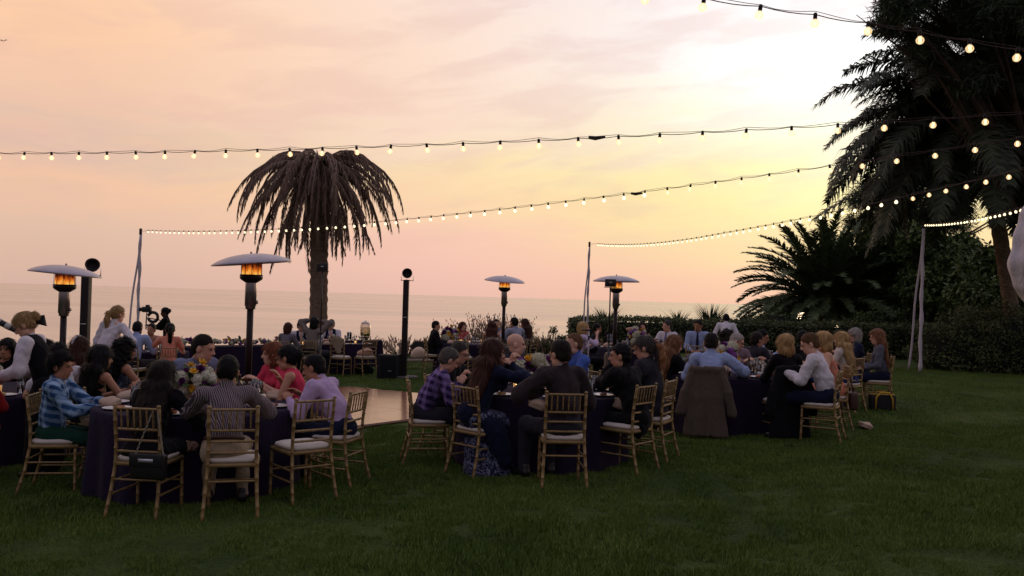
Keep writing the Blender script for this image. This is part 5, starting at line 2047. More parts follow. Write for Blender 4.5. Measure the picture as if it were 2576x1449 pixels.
C6 = guest('in a mauve jacket and glasses facing right', 3.44, 13.8, 155, skin='fair', hair=('short', 'white'), top=('jacket', MAUVEJ), bottom=tr(CHAR), lean=10, hy=-42, hp=20, glasses=True, res='mid')
C6b = guest('in dark clothes behind the mauve jacket', X(1822, 15.3), 15.3, 70, fem=True, skin='tan', hair=('curly', 'darkbrown'), top=('sleeveless', MAROON), bottom=tr(BLACK), hl=.2, lean=6, res='mid')
C7 = guest('in a dark suit turned away beyond the flowers', 3.86, 14.15, 60, skin='tan', hair=('short', 'darkbrown'), top=('jacket', CHAR), bottom=tr(CHAR), lean=8, hy=15, res='mid')
C7b = guest('in a pale blue shirt behind the dark suit', X(1906, 15.7), 15.7, 110, skin='tan', hair=('short', 'black'), top=('shirt', LTBLUE), bottom=tr(CHAR), lean=8, res='mid')
C8 = guest('in black with a white collar across the table', 4.26, 13.5, -70, skin='tan', hair=('short', 'darkbrown'), top=('jacket', BLACK), bottom=tr(BLACK), collar=WHITE, lean=4, res='mid', hy=-10)
# --- table on the far right
C8b = guest('in black at the far side of the right tables', X(2010, 15.1), 15.1, 120, skin='light', hair=('short', 'black'), top=('shirt', BLACK), bottom=tr(BLACK), res='mid')
D1 = guest('in a pale top and blue skirt seen from behind', 5.46, 14.45, -45, fem=True, skin='fair', hair=('long', 'blond'), top=('short', PALET), bottom=('skirt', ROYSK), hl=.44, lean=8, res='mid')
D2 = guest('in a grey cardigan at the right end', 6.32, 15.25, -74, fem=True, skin='fair', hair=('long', 'strawberry'), top=('cardigan', MIDGREY), bottom=tr(NAVY), hl=.36, lean=2, hy=-6, res='mid', hands='lap', s=1.03)
D3 = guest('in a navy jacket behind the grey cardigan', 6.38, 16.3, -85, fem=True, skin='light', hair=('bob', 'white'), top=('cardigan', NAVY), bottom=tr(NAVY), lean=6, res='mid', s=1.03)
D4 = guest('in black behind the pale top', X(2114, 17.1), 17.1, -130, skin='tan', hair=('short', 'black'), top=('shirt', BLACK), bottom=tr(BLACK), res='mid')
WT = person('server in a white shirt standing before the hedge', X(1826, 22), 22, 12, skin='dark', hair=('short', 'black'), top=('shirt', WHITE), bottom=tr(BLACK), pose='stand', lean=16, hunch=12, hp=10, s=.93, res='far', hands=((-.2, .3, .95), (.2, .3, .95)))
# --- table by the hedge
E1 = guest('in a lilac blouse and black trousers with raised hand', 1.55, 19.6, 70, fem=True, skin='fair', hair=('bob', 'blond'), top=('rolled', LILAC), bottom=tr(BLACK), lean=4, res='far', hands=((-.05, .34, .84), (.16, .30, 1.05)), s=1.05)
E2 = guest('in a white and purple plaid shirt', X(1461, 21), 21.0, 95, skin='light', hair=('short', 'sand'), top=('shirt', WPLAID), bottom=tr(CHAR), res='far', s=1.04)
E3 = guest('in charcoal in profile near the white pole', X(1497, 21.4), 21.4, 100, skin='tan', hair=('short', 'black'), top=('shirt', CHAR), bottom=tr(CHAR), res='far', lean=4)
E4 = guest('in a grey cardigan beside the heater pole', X(1533, 21.9), 21.9, 110, fem=True, skin='olive', hair=('long', 'black'), top=('cardigan', GREY), bottom=tr(BLACK), res='far', hl=.34)
E5 = guest('in a sleeveless maroon top touching the hair', X(1612, 22), 21.95, 172, fem=True, skin='light', hair=('long', 'darkbrown'), top=('sleeveless', MAROON), bottom=tr(BLACK), res='far', hr=8, hp=-10, hands=((-.17, .36, .80), (.15, .07, 1.17)), poles=(None, (1, .3, -.3)), hl=.3, s=1.03)
E6 = guest('in a white shirt and blue tie', X(1679, 20.9), 20.9, -138, skin='light', hair=('short', 'salt'), top=('shirt', WHITE), bottom=tr(CHAR), tie=TIEB, res='far', hy=35, s=1.06, lean=2)
E7 = guest('in a light blue shirt and navy tie', X(1756, 20.5), 20.5, -160, skin='tan', hair=('short', 'darkbrown'), top=('shirt', LTBLUE), bottom=tr(GREY), tie=TIEN, res='far', hy=18, hp=14, s=1.08, lean=4, hands='lap')
# --- table before the reeds
F1 = guest('in a black suit and white collar in profile', -2.0, 23.2, 75, skin='light', hair=('short', 'darkbrown'), top=('jacket', BLACK), bottom=tr(BLACK), collar=WHITE, tie=TIEP, res='far', hy=8, lean=2, s=1.03)
F2 = guest('in a red patterned dress beside the flowers', X(1160, 24.7), 24.7, 152, fem=True, skin='fair', hair=('long', 'auburn'), top=('short', REDP), bottom=('dress', REDP), res='far', hl=.2, hy=-15)
F3 = guest('in a sleeveless purple top seen from behind', -.48, 22.15, 2, fem=True, skin='light', hair=('long', 'auburn'), top=('sleeveless', PURPT), bottom=tr(BLACK), res='far', hl=.3, s=1.04, lean=4)
F4 = guest('in a blue shirt beyond the purple top', X(1247, 24.8), 24.8, 175, skin='light', hair=('short', 'darkbrown'), top=('shirt', SLATE), bottom=tr(CHAR), res='far', s=1.06)
F5 = guest('in a pale grey shirt leaning left', X(1300, 22.8), 22.8, -40, skin='tan', hair=('short', 'black'), top=('shirt', GREYBL), bottom=tr(GREYBL), res='far', lean=12, s=1.12)
F6 = guest('in a zebra print top', X(1326, 23.6), 23.6, -60, fem=True, skin='light', hair=('curly', 'auburn'), top=('rolled', ZEBRA), bottom=tr(BLACK), res='far', hl=.25, s=1.06)
# --- head table
G1 = guest('in a grey cardigan at the head table', -5.46, 21.6, 15, fem=True, skin='fair', hair=('bob', 'auburn'), top=('cardigan', GREY), bottom=tr(CHAR), res='far', s=1.02)
G2 = guest('in a navy vest with an outstretched arm', X(757, 23.2), 23.2, 165, skin='light', hair=('short', 'black'), top=('shirt', WHITE), vest=NAVY, tie=TIEP, bottom=tr(NAVY), res='far', hy=-48, hands=((-.15, .36, .8), (.55, .16, .88)), s=1.04)
G3 = guest('in a grey tweed jacket raising both arms', -4.86, 21.85, 14, fem=True, skin='tan', hair=('bob', 'black'), top=('jacket', LEAVEGR), bottom=tr(CHAR), res='far', s=1.12, hands=((-.10, .10, 1.24), (.09, .12, 1.22)), poles=((-1.2, .1, .25), (1.2, .1, .1)), lean=2)
G4 = guest('in a navy vest with a white boutonniere', X(832, 23.55), 23.55, 172, skin='light', hair=('short', 'darkbrown'), top=('shirt', WHITE), vest=NAVY, tie=TIEP, bottom=tr(NAVY), res='far', hy=22, hp=8, s=1.07)
# --- small table behind the left table
H1 = guest('in a light blue shirt facing the sea', -7.66, 18.1, 4, skin='dark', hair=('buzz', 'black'), top=('shirt', LTBLUE), bottom=tr(CHAR), res='far', lean=10, s=1.1)
H2 = guest('in a strapless dark gown', X(380, 20.1), 20.1, 160, fem=True, skin='olive', hair=('short', 'darkbrown'), top=('strapless', MAROON), bottom=('dress', MAROON), res='far', hy=28, s=1.04)
H3 = guest('in a coral dress seen from behind', -7.0, 18.2, -12, fem=True, skin='light', hair=('pony', 'black'), top=('short', CORAL), bottom=('dress', CORAL), res='far', hl=.36, s=1.06, hands=((-.28, .30, .95), (.14, .34, .8)))
SW = person('server in a white shirt bending over a far table', -6.42, 14.0, 6, fem=True, skin='fair', hair=('pony', 'blond'), top=('shirt', WHITE), bottom=('apron', BLACK), pose='stand', lean=20, hunch=4, side=7, hl=.34, hy=30, hp=4, s=1.04, res='mid', hands=((-.24, .12, .78), (.30, .16, .92)), poles=(None, (1, -.5, -.2)))
VG = person('videographer in black holding a stabilised camera', X(421, 24), 24, -105, skin='dark', hair=('bun', 'black'), top=('shirt', BLACK), bottom=tr(BLACK), pose='stand', lean=2, s=1.0, res='far', hands=((-.03, .46, 1.22), (.08, .40, 1.18)))

# empty chairs
chair(-1.84, 7.95, -40, 'empty gold chair turned outward at the front table')
chair(X(1738, 18.9), 18.9, -10, 'empty gold chair in front of the person with the navy tie')
chair(X(1166, 21.75), 21.9, 14, 'empty gold chair with a tan napkin before the far reeds table')
ch1 = chair(X(856, 22.05), 22.2, 16, 'empty gold chair with a tan shawl over its back')
ch2 = chair(X(918, 22.2), 22.35, -38, 'empty gold chair with a peach bag on its seat')

# ------------------------------------------------------------------ what they wear, hold and hang on their chairs
hb = head_pt
th = np.linspace(-1.5, 1.5, 12)
MB().tube([head_pt(L1, .098 * math.sin(t), .02 - .01 * abs(t), .03 + .112 * math.cos(t)) for t in th], .014, 8).build('headband', WHITE, L1)
cl = MB()
for k in range(5):
    a = (k - 2) * .35
    cl.tube([head_pt(SV, .02 * math.sin(a), -.11, -.035 + .012 * k), head_pt(SV, .05 * math.sin(a), -.15 - .008 * k, -.075 + .016 * k), head_pt(SV, .06 * math.sin(a), -.17, -.115 + .016 * k)], [.02, .018, .004], 6)
cl.build('hair_clip', HAIR['black'], SV)
MB().tube([head_pt(E7, -.07, .07, .10), head_pt(E7, 0, .085, .115), head_pt(E7, .07, .07, .10)], .012, 6).build('sunglasses', mat('glasses_frame', (.015, .012, .012), .3), E7)
bt = HEADS[G4.name]
link('boutonniere', stock_me, G4, bt[3] + bt[4] * .15 + np.array([-.07, 0, .05]))
# golden tail of the ponytail
vt = Vol()
p0 = head_pt(B5, 0, -.118, .03)
vt.chain([p0, p0 + [0, -.06, -.04], p0 + [.01, -.085, -.16], p0 + [.01, -.07, -.28]], [.03, .04, .042, .016], .02)
vt.fold(.006, 60, 5)
vol_obj('ponytail', vt, .011, HAIR['strawberry'], B5)


def on_chair(c_xy, phi):
    x, y = c_xy
    return (x, y, ground(x, y)), -R(phi)


def hung_jacket(x, y, phi, m, label, z0=.16, w=.24, sleeves=True, seed=1):
    loc, rz = on_chair((x, y), phi)
    v = Vol()
    v.cone((-w + .06, -.245, .90), (w - .06, -.245, .90), .045, .045, .05)
    for q_ in range(5):
        xx = (q_ - 2) / 2 * (w - .07)
        v.chain([(xx * .85, -.252, .89), (xx * 1.0, -.27, .55), (xx * 1.25 + .015 * math.sin(q_ * 2.3 + seed), -.285 - .02 * (q_ % 2), z0 + .03 * math.sin(q_ * 1.9 + seed))], [.045, .062, .07], .035, (np.array([0, 1.0, 0]), .5))
    if sleeves:
        for sd in (-1, 1):
            v.chain([(sd * (w - .06), -.245, .86), (sd * (w + .02), -.29, .62), (sd * (w + .07), -.285, .36)], [.05, .058, .062], .012)
    v.cut((0, 0, z0 + .0), (0, .0, 1))
    v.fold(.008, 30, seed, .10)
    o = vol_obj('jacket', v, .014, m, None)
    o.location = loc
    o.rotation_euler = (0, 0, rz)
    return tag(o, label, 'jacket')


hung_jacket(2.56, 11.62, 8, JACK, 'brown tweed jacket hung over the back of a chair', .05, .25, True, 3)
hung_jacket(3.55, 11.62, -12, BLACK, 'long black coat hanging over a chair down to the grass', .04, .24, True, 4)
hung_jacket(1.55, 19.6, 70, BLACK, 'dark jacket over the chair of the lilac blouse', .35, .2, False, 5)
v = Vol().cone((-.17, -.24, .91), (.17, -.24, .91), .03, .03, .03).chain([(.02, -.25, .85), (.06, -.265, .62)], [.17, .07], .04, (np.array([0, 1.0, 0]), .18)).fold(.008, 24, 8)
o = vol_obj('shawl', v, .016, KHAKI, None)
o.location, o.rotation_euler = ch1.location, ch1.rotation_euler
tag(o, 'tan shawl draped over the back of an empty gold chair', 'shawl')
o = link('bag', blob_cloth('bag', .19, .11, CL('peach_bag', (206, 164, 140)), 44), None, ch2.location + Vector((0, 0, .505)))
tag(o, 'soft peach bag lying on the seat of an empty chair', 'bag')
o = link('napkin', blob_cloth('napkin', .17, .05, NAPK, 45), None, (X(1166, 21.75), 21.95, ground(-1.2, 21.9) + .505))
tag(o, 'tan napkin left on the seat of an empty chair before the reeds', 'napkin')
for lab, rt, p, sc in (('tan napkin on the lap of the blue checked shirt', A1, (-.05, .30, .60), 1.7), ('tan napkin hanging from the arm of the brown suit', B3, (-.22, .10, .72), 1.3), ('tan napkin on the lap of the black jacket', B4, (.12, .26, .60), 1.6),
                       ('peach napkin fallen on the grass behind the chairs', None, (X(2174, 12.4), 12.3, 0), 1.3)):
    w = Vector(p) if rt is None else (Matrix.Translation(rt.location) @ Matrix.Rotation(rt.rotation_euler.z, 4, 'Z')) @ Vector(p)
    if rt is None: w.z = ground(w.x, w.y) + .02
    o = link('napkin', blob_cloth('napkin', .10 * sc, .045 * sc, NAPK, len(lab)), None, w, (.3, .2, 1.0))
    tag(o, lab, 'napkin')

# black handbag on a chain, hung from the chair of the black top
loc, rz = on_chair((-2.97, 7.38), 5)
BAGM = mat('black_leather', (.012, .011, .013), .35, 0, .5, .3, 50)
root = empty('handbag', loc, rz, 'black leather handbag hanging by a chain from the front chair', 'handbag')
MB().box((.17, -.335, .45), (.27, .10, .20), 0, .025).build('bag_body', BAGM, root)
MB().box((.17, -.388, .505), (.275, .012, .10), 0, .005).build('flap', BAGM, root)
MB().box((.17, -.396, .505), (.12, .004, .028)).build('clasp', mat('clasp_silver', lin(196, 196, 204), .3, .6), root)
for sd, x1 in ((-1, .055), (1, .285)):
    P0, P1 = np.array([.16 + .02 * sd, -.245, .87]), np.array([x1, -.335, .54])
    mb = MB()
    for k in range(16):
        a, b = P0 + (P1 - P0) * k / 16, P0 + (P1 - P0) * (k + 1) / 16
        off = np.array([.005, 0, .0]) if k % 2 else np.array([0, .005, 0])
        mb.tube([a - (b - a) * .1, a + off, b + off, b + (b - a) * .1, b - off, a - off, a - (b - a) * .1], .0032, 4, False)
    mb.build('chain', mat('chain_metal', lin(150, 140, 120), .35, .8), root)
# brown bag on the chair of the peach dress
loc, rz = on_chair((4.42, 12.25), -82)
root = empty('handbag', loc, rz, 'brown handbag hanging from the chair of the peach dress', 'handbag')
MB().box((.02, -.30, .42), (.32, .11, .24), 0, .03).build('bag_body', mat('brown_leather', lin(76, 48, 42), .5, 0, .4, .3, 40), root)
MB().tube([(-.1, -.29, .52), (-.06, -.24, .90), (.08, -.24, .90), (.13, -.29, .52)], .009, 6).build('strap', mat('brown_leather', lin(76, 48, 42)), root)
# yellow and black tote on the grass
bx, by = X(2223, 15.0), 15.0
root = empty('tote_bag', (bx, by, ground(bx, by)), -.1, 'black tote bag with yellow straps on the grass under the end chair', 'bag')
MB().box((0, 0, .13), (.42, .16, .26), 0, .03).build('bag_body', mat('black_canvas', lin(36, 34, 36), .9), root)
YS = mat('yellow_strap', lin(206, 160, 48), .7)
for sd in (-1, 1):
    MB().tube([(-.13 * 1, sd * .086, .02), (-.12, sd * .09, .22), (-.05, sd * .095, .30), (.08, sd * .095, .30), (.14, sd * .09, .2), (.15, sd * .086, .02)], .016, 6).build('strap', YS, root)
MB().tube([(-.2, 0, .255), (.2, 0, .255)], .018, 6).build('zip', YS, root)
# small dark bag under the empty chair by the head table
o = link('bag', blob_cloth('bag', .22, .16, BLACK, 48), None, ch2.location + Vector((-.05, .12, .03)))
tag(o, 'dark bag on the grass under the chair with the peach bag', 'bag')

# the server's tray with dishes
loc = SV.location
rz = SV.rotation_euler.z
Mx = Matrix.Translation(loc) @ Matrix.Rotation(rz, 4, 'Z')
tp = Mx @ Vector((0, .52, 1.0))
root = empty('serving_tray', tp, rz, 'oval serving tray held by the server in the black vest', 'tray')
ry = MB().lathe([(.001, 0), (.30, .0), (.33, .018), (.325, .02), (.295, .006), (.001, .006)], 28)
ry.v[0] = ry.v[0] * [1, .78, 1]
ry.build('tray_plate', mat('tray_grey', lin(120, 112, 100), .45, .3), root)
for k, (px, py, kd) in enumerate([(-.12, .06, 'plate'), (.10, -.10, 'bowl'), (.12, .10, 'bowl'), (-.10, -.12, 'bowl'), (-.12, .06, 'plate2')]):
    w = Mx @ Vector((px, .52 + py, 1.008 + (.03 if kd == 'plate2' else 0)))
    if kd == 'bowl':
        o = link('bowl', MB().lathe([(.001, .003), (.03, .003), (.055, .045), (.052, .045), (.028, .01), (.001, .01)], 16).mesh('bowl', CHINA), None, w)
        tag(o, 'small white bowl on the tray of the server', 'bowl', 'bowls on the serving tray')
    else:
        o = link('plate', plate_me, None, w)
        tag(o, 'white plate stacked on the tray of the server', 'plate', 'plates on the serving tray')

# photographer's camera with a long banded lens
cp = at(-22, 800, 11.45)
dirv = (at(52, 836, 11.5) - cp).normalized()
root = empty('camera', cp, 0, 'camera with a long black and white banded lens at the left edge', 'camera')
root.rotation_euler = dirv.to_track_quat('X', 'Z').to_euler()
BLK = mat('black_plastic', (.012, .012, .013), .45, 0, .5)
MB().box((-.06, 0, 0), (.10, .15, .11), 0, .012).box((-.06, 0, .07), (.07, .06, .04), 0, .01).build('body', BLK, root)
rad = [.042, .046, .040, .044, .040]
for k in range(5):
    MB().lathe([(.001, 0), (rad[k], .0), (rad[k], .072), (.001, .072)], 16).build('lens_ring', BLK if k % 2 == 0 else mat('lens_white', lin(196, 190, 186), .5), root, True, (-.01 + k * .07, 0, 0), (0, math.pi / 2, 0))
MB().tube([(-.06, .08, -.03), (-.10, .1, -.3), (-.05, .05, -.55)], .014, 6).build('strap', BLK, root)
# videographer's stabiliser
c = at(375, 790, 24)
root = empty('camera_stabiliser', c, 0, 'black camera on a stabiliser with a round wheel above the small table', 'camera')
MB().box((-.06, 0, .12), (.24, .12, .15), 0, .02).box((-.04, 0, .22), (.1, .08, .06), 0, .01).build('camera_body', BLK, root)
MB().lathe([(.001, 0), (.05, 0), (.055, .1), (.001, .1)], 12).build('lens', BLK, root, True, (-.17, 0, .12), (0, -math.pi / 2, 0))
t = np.linspace(0, 2 * math.pi, 17)
MB().tube([(.11 + .13 * math.cos(a), 0, -.08 + .13 * math.sin(a)) for a in t], .042, 8, False).build('wheel', BLK, root)
MB().tube([(-.06, 0, .04), (-.07, 0, -.2), (-.07, 0, -.42)], .016, 6).tube([(-.06, 0, -.1), (.3, .02, -.16)], .016, 6).build('handle', BLK, root)
# spoon held up, camera in raised hands
gc = Matrix.Translation(G3.location) @ Matrix.Rotation(G3.rotation_euler.z, 4, 'Z') @ Vector((0, .26, 1.38))
root = empty('camera', gc, G3.rotation_euler.z, 'small camera held up by the person in grey tweed', 'camera')
MB().box((0, 0, 0), (.12, .05, .08), 0, .01).build('body', BLK, root)
MB().lathe([(.001, 0), (.03, 0), (.03, .06), (.001, .06)], 10).build('lens', BLK, root, True, (0, .02, 0), (-math.pi / 2, 0, 0))


# ================================================================== HEATERS, POSTS, LIGHTS
HOOD = mat('heater_hood', lin(184, 174, 182), .42, .4, .5, .15, 12, .1, 5)
HPOLE = mat('heater_pole', lin(44, 32, 32), .45, .3)
HSTEEL = mat('heater_steel', lin(150, 142, 140), .28, .9, .5, .1, 20, .15, 6)


def flame_mat():
    m = bpy.data.materials.new('gas_flame')
    m.use_nodes = True
    nt = m.node_tree
    nt.nodes.clear()
    nb = NB(nt)
    t = nb.node('ShaderNodeTexCoord')
    s = nb.node('ShaderNodeSeparateXYZ')
    nb.put(s.inputs[0], t.outputs['Object'])
    n = nb.noise(nb.vmul(t.outputs['Object'], (34, 34, 13)), 1, 3, .6, .8)
    zz = nb.smooth(s.outputs[2], .13, .0)
    f = nb.math('ADD', nb.math('MULTIPLY', zz, .55), nb.math('MULTIPLY', nb.math('SUBTRACT', n, .2), .75), clamp=True)
    e = nb.node('ShaderNodeEmission')
    nb.put(e.inputs[0], nb.ramp(f, [(.28, (.05, .008, .002, 1)), (.5, (.55, .10, .012, 1)), (.72, (1, .32, .03, 1)), (.92, (1, .72, .2, 1))]))
    e.inputs[1].default_value = 0.9
    o = nb.node('ShaderNodeOutputMaterial')
    nb.put(o.inputs[0], e.outputs[0])
    m.cycles.emission_sampling = 'NONE'
    return m


FLAME = flame_mat()


def heater(x, y, label, r=.45, tilt=(0, 0), hs_=1.0):
    z = ground(x, y)
    root = empty('patio_heater', (x, y, z), 0, label, 'patio heater', 'patio heaters')
    MB().lathe([(.001, 0), (.24, .0), (.24, .06), (.20, .10), (.20, .72), (.17, .78), (.03, .80)], 24).build('base', HPOLE, root)
    MB().tube([(0, 0, .78), (0, 0, 1.62)], .038, 14).build('pole', HPOLE, root)
    MB().lathe([(.05, 1.60), (.056, 1.605), (.056, 1.63), (.066, 1.64), (.066, 1.88), (.06, 1.90)], 18).build('canister', HSTEEL, root)
    MB().tube([(.066, 0, 1.68), (.085, 0, 1.68)], .02, 8).build('valve', HSTEEL, root)
    MB().lathe([(.05, 1.885), (.12, 1.93), (.13, 1.945), (.13, 1.985), (.118, 1.985), (.115, 1.95), (.02, 1.93)], 22).build('burner_bowl', HPOLE, root)
    o = MB().lathe([(.108, .0), (.112, .06), (.108, .13)], 20).build('flame', FLAME, root, True, (0, 0, 1.985))
    cage = MB()
    for k in range(10):
        a = k * math.pi / 5
        cage.tube([(.12 * math.cos(a), .12 * math.sin(a), 1.975), (.12 * math.cos(a), .12 * math.sin(a), 2.12)], .0035, 4)
    cage.tube([(.12 * math.cos(a), .12 * math.sin(a), 2.115) for a in np.linspace(0, 2 * math.pi, 15)], .005, 4, False)
    cage.build('cage', HPOLE, root)
    n = 9
    prof = [(r * math.sin(k / n * 1.0) / math.sin(1.0), .104 * (math.cos(k / n * 1.0) - math.cos(1.0)) / (1 - math.cos(1.0))) for k in range(n, -1, -1)]
    prof = [(r, -.006)] + prof
    inner = [(max(.001, a - .004), b - .006) for a, b in prof[::-1]]
    hd_ = MB().lathe(prof + inner, 40)
    hd_.lathe([(.001, .104), (.012, .104), (.012, .124), (.001, .127)], 8)
    hd_.build('hood', HOOD, root, True, (0, 0, 2.115), (tilt[0], tilt[1], 0))
    root.scale = (1, 1, hs_)
    return root


h1 = at(160, 800, 10.8)
heater(h1.x, 10.8, 'patio heater behind the headband, beside a black lamp post', .41, (R(-2), R(4)))
heater(at(629, 800, 10.35).x, 10.35, 'patio heater with bright flames in front of the dying palm', .455, (R(2), R(-5)), 1.05)
heater(at(1267, 800, 19.5).x, 19.5, 'patio heater before the reeds with a dull orange glow', .45, (R(4), R(3)), 1.08)
heater(at(1548, 800, 17.3).x, 17.3, 'patio heater next to the slender white pole', .455, (0, 0), 1.045)

POST = mat('post_black', lin(36, 28, 30), .6, 0, .3, .3, 20)


def lamp_post(u, y, top_v, label, aim, base=True):
    x = at(u, 850, y).x
    z = ground(x, y)
    zt = at(u, top_v, y).z - z
    root = empty('lamp_post', (x, y, z), 0, label, 'lamp post')
    MB().box((0, 0, zt / 2), (.135, .135, zt), 0, .008).build('post', POST, root)
    if base:
        MB().box((.03, -.05, .03), (.62, .5, .06), .2, .015).build('base_plate', mat('base_grey', lin(92, 84, 84), .8), root)
    MB().box((0, -.07, zt * .62), (.10, .006, .012)).build('label_plate', CHINA, root)
    hd = MB().lathe([(.001, -.10), (.05, -.10), (.09, -.06), (.12, .0), (.125, .06), (.14, .085), (.14, .10), (.11, .10), (.105, .02), (.001, .0)], 20)
    hd.build('lamp_head', POST, root, True, (aim[0], aim[1], zt + .14), aim[2]).scale = (.88, .88, .88)
    MB().tube([(-.145 + aim[0], 0, zt + .14), (-.145 + aim[0], 0, zt - .02), (.0, 0, zt + .0), (.145 + aim[0], 0, zt - .02), (.145 + aim[0], 0, zt + .14)], .012, 6).build('bracket', POST, root)
    return root


lamp_post(213, 15.6, 690, 'black square lamp post behind the left patio heater', (.10, -.02, 0) [0:2] + ((R(60), R(35), R(10)),), False)
lamp_post(1018, 21.4, 704, 'black square lamp post standing beside the loudspeaker', (.02, 0, (R(75), R(8), 0)))

# loudspeaker
c = at(979, 900, 21.2)
z = ground(c.x, 21.2)
root = empty('loudspeaker', (c.x, 21.2, z), R(-8), 'black box loudspeaker on the grass beside the dance floor', 'loudspeaker')
MB().box((0, 0, .29), (.47, .42, .58), 0, .015).build('cabinet', mat('speaker_black', (.016, .015, .017), .75, 0, .2, .3, 80), root)
MB().box((0.04, -.214, .27), (.36, .012, .5), 0, .004).build('grille', mat('speaker_grille', (.010, .010, .012), .9, 0, .2, .8, 160), root)
MB().box((.08, -.223, .21), (.085, .004, .012)).build('badge', mat('badge_silver', lin(190, 186, 190), .4, .3), root)

# little led lights on stands, slim microphone and camera stands between the tables
def light_stand(u, y, vtop, label, m=BLK, head=True, r=.012):
    x = at(u, 850, y).x
    z = ground(x, y)
    zt = at(u, vtop, y).z - z
    root = empty('light_stand', (x, y, z), 0, label, 'light stand')
    MB().tube([(0, 0, .25), (0, 0, zt * .55)], r * 1.5, 8).build('lower_tube', m, root)
    MB().tube([(0, 0, zt * .55), (0, 0, zt)], r, 8).build('upper_tube', m, root)
    MB().lathe([(.001, 0), (r * 2, 0), (r * 2, .05), (.001, .05)], 8).build('collar', BLK, root, True, (0, 0, zt * .55 - .02))
    for k in range(3):
        a = k * 2.094 + .4
        MB().tube([(0, 0, .55), (.42 * math.cos(a), .42 * math.sin(a), .01)], r * .8, 6).build('leg', m, root)
    if head:
        MB().box((0, 0, zt + .07), (.19, .06, .13), 0, .008).build('led_panel', BLK, root)
        MB().box((0, -.033, zt + .08), (.05, .004, .012)).build('badge', CHINA, root)
        MB().box((0, -.01, zt - .005), (.22, .03, .012)).build('bracket', BLK, root)
    return root


light_stand(806, 15, 682, 'black light stand with a small panel in front of the palm trunk')
light_stand(1532, 15.2, 722, 'black light stand with a small panel beside the right heater')
WPOLE = mat('white_pole', lin(206, 196, 204), .6, 0, .3)
root = light_stand(1481, 14.6, 832, 'slim white stand with a small black clip near the lilac blouse', WPOLE, False, .011)
zt = at(1481, 832, 14.6).z - root.location.z
MB().box((-.05, 0, zt + .01), (.16, .05, .025), .2, .006).build('clip', BLK, root)
MB().box((0, 0, zt - .12), (.03, .03, .07), 0, .008).build('grip', BLK, root)

# arrow sign on a stake past the kerb
c = at(1062, 872, 27.2)
z = ground(c.x, 27.2)
root = empty('arrow_sign', (c.x, 27.2, z), 0, 'dark arrow-shaped sign on a stake pointing left by the kerb', 'sign')
h = c.z - z
mb = MB()
v = [(-.38, 0, h), (-.22, 0, h + .15), (.40, 0, h + .15), (.40, 0, h - .15), (-.22, 0, h - .15)]
v = [(a, -.015, b) for a, _, b in v] + [(a, .015, b) for a, _, b in v]
mb.add(v, [[0, 1, 6, 5], [1, 2, 7, 6], [2, 3, 8, 7], [3, 4, 9, 8], [4, 0, 5, 9]], [[0, 4, 1], [1, 4, 3], [1, 3, 2], [5, 6, 9], [6, 8, 9], [6, 7, 8]])
mb.build('sign_board', mat('sign_dark', lin(44, 38, 38), .6), root, False)
w_ = MB()
vv_ = [(-.40, h), (-.23, h + .17), (.42, h + .17), (.42, h - .17), (-.23, h - .17), (-.40, h)]
w_.tube([(a, -.01, b) for a, b in vv_], .012, 4)
w_.build('border', mat('sign_border', lin(120, 100, 90), .6), root)
MB().box((.05, 0, (h - .15) / 2), (.04, .03, h - .15)).build('stake', BARK, root)
o = link('sash', blob_cloth('sash', .19, .19, CL('pale_sash', (222, 190, 166)), 71), None, (at(1053, 900, 24.6).x, 24.6, ground(-2.5, 24.6) + .3))
tag(o, 'peach sash bow hanging behind the chair of the black suit', 'sash')

# small cards and a framed sign among the table ware, a patterned bag between the front chairs
KRAFT = mat('kraft_card', lin(176, 134, 104), .85)
x, y = X(1361, 9.5, 950), 9.5
root = empty('table_sign', (x, y, ground(x, y) + .767), .15, 'small kraft framed picture sign beside the middle table bouquet', 'sign')
MB().box((0, 0, .09), (.11, .014, .16), 0, .003).build('frame', KRAFT, root)
MB().box((0, -.009, .085), (.075, .004, .11)).build('picture', mat('sign_print', lin(92, 60, 50), .7), root)
MB().tube([(-.02, 0, .168), (-.02, 0, .21), (.02, 0, .21), (.02, 0, .168)], .006, 6).build('hook', BLK, root)
for u_, y_, lab in ((1909, 12.95, 'cream menu card standing behind the bouquet of the right table'), (1826, 12.1, 'cream card leaning beside the light blue shirt')):
    x = X(u_, y_, 910)
    o = MB().box((0, 0, .075), (.16, .004, .15)).box((0, .05, .075), (.16, .004, .15)).build('menu_card', mat('cream_card', lin(214, 196, 172), .8), None, False, (x, y_, ground(x, y_) + .767))
    tag(o, lab, 'card')
o = link('bag', blob_cloth('bag', .15, .13, CL('patterned_bag', (170, 140, 120), 'print', (60, 34, 32), .03), 91), None, Vector((X(462, 7.75, 1090), 7.75, ground(-2.8, 7.75) + .46)))
tag(o, 'cream and brown patterned bag on the lap between the two front chairs', 'bag')

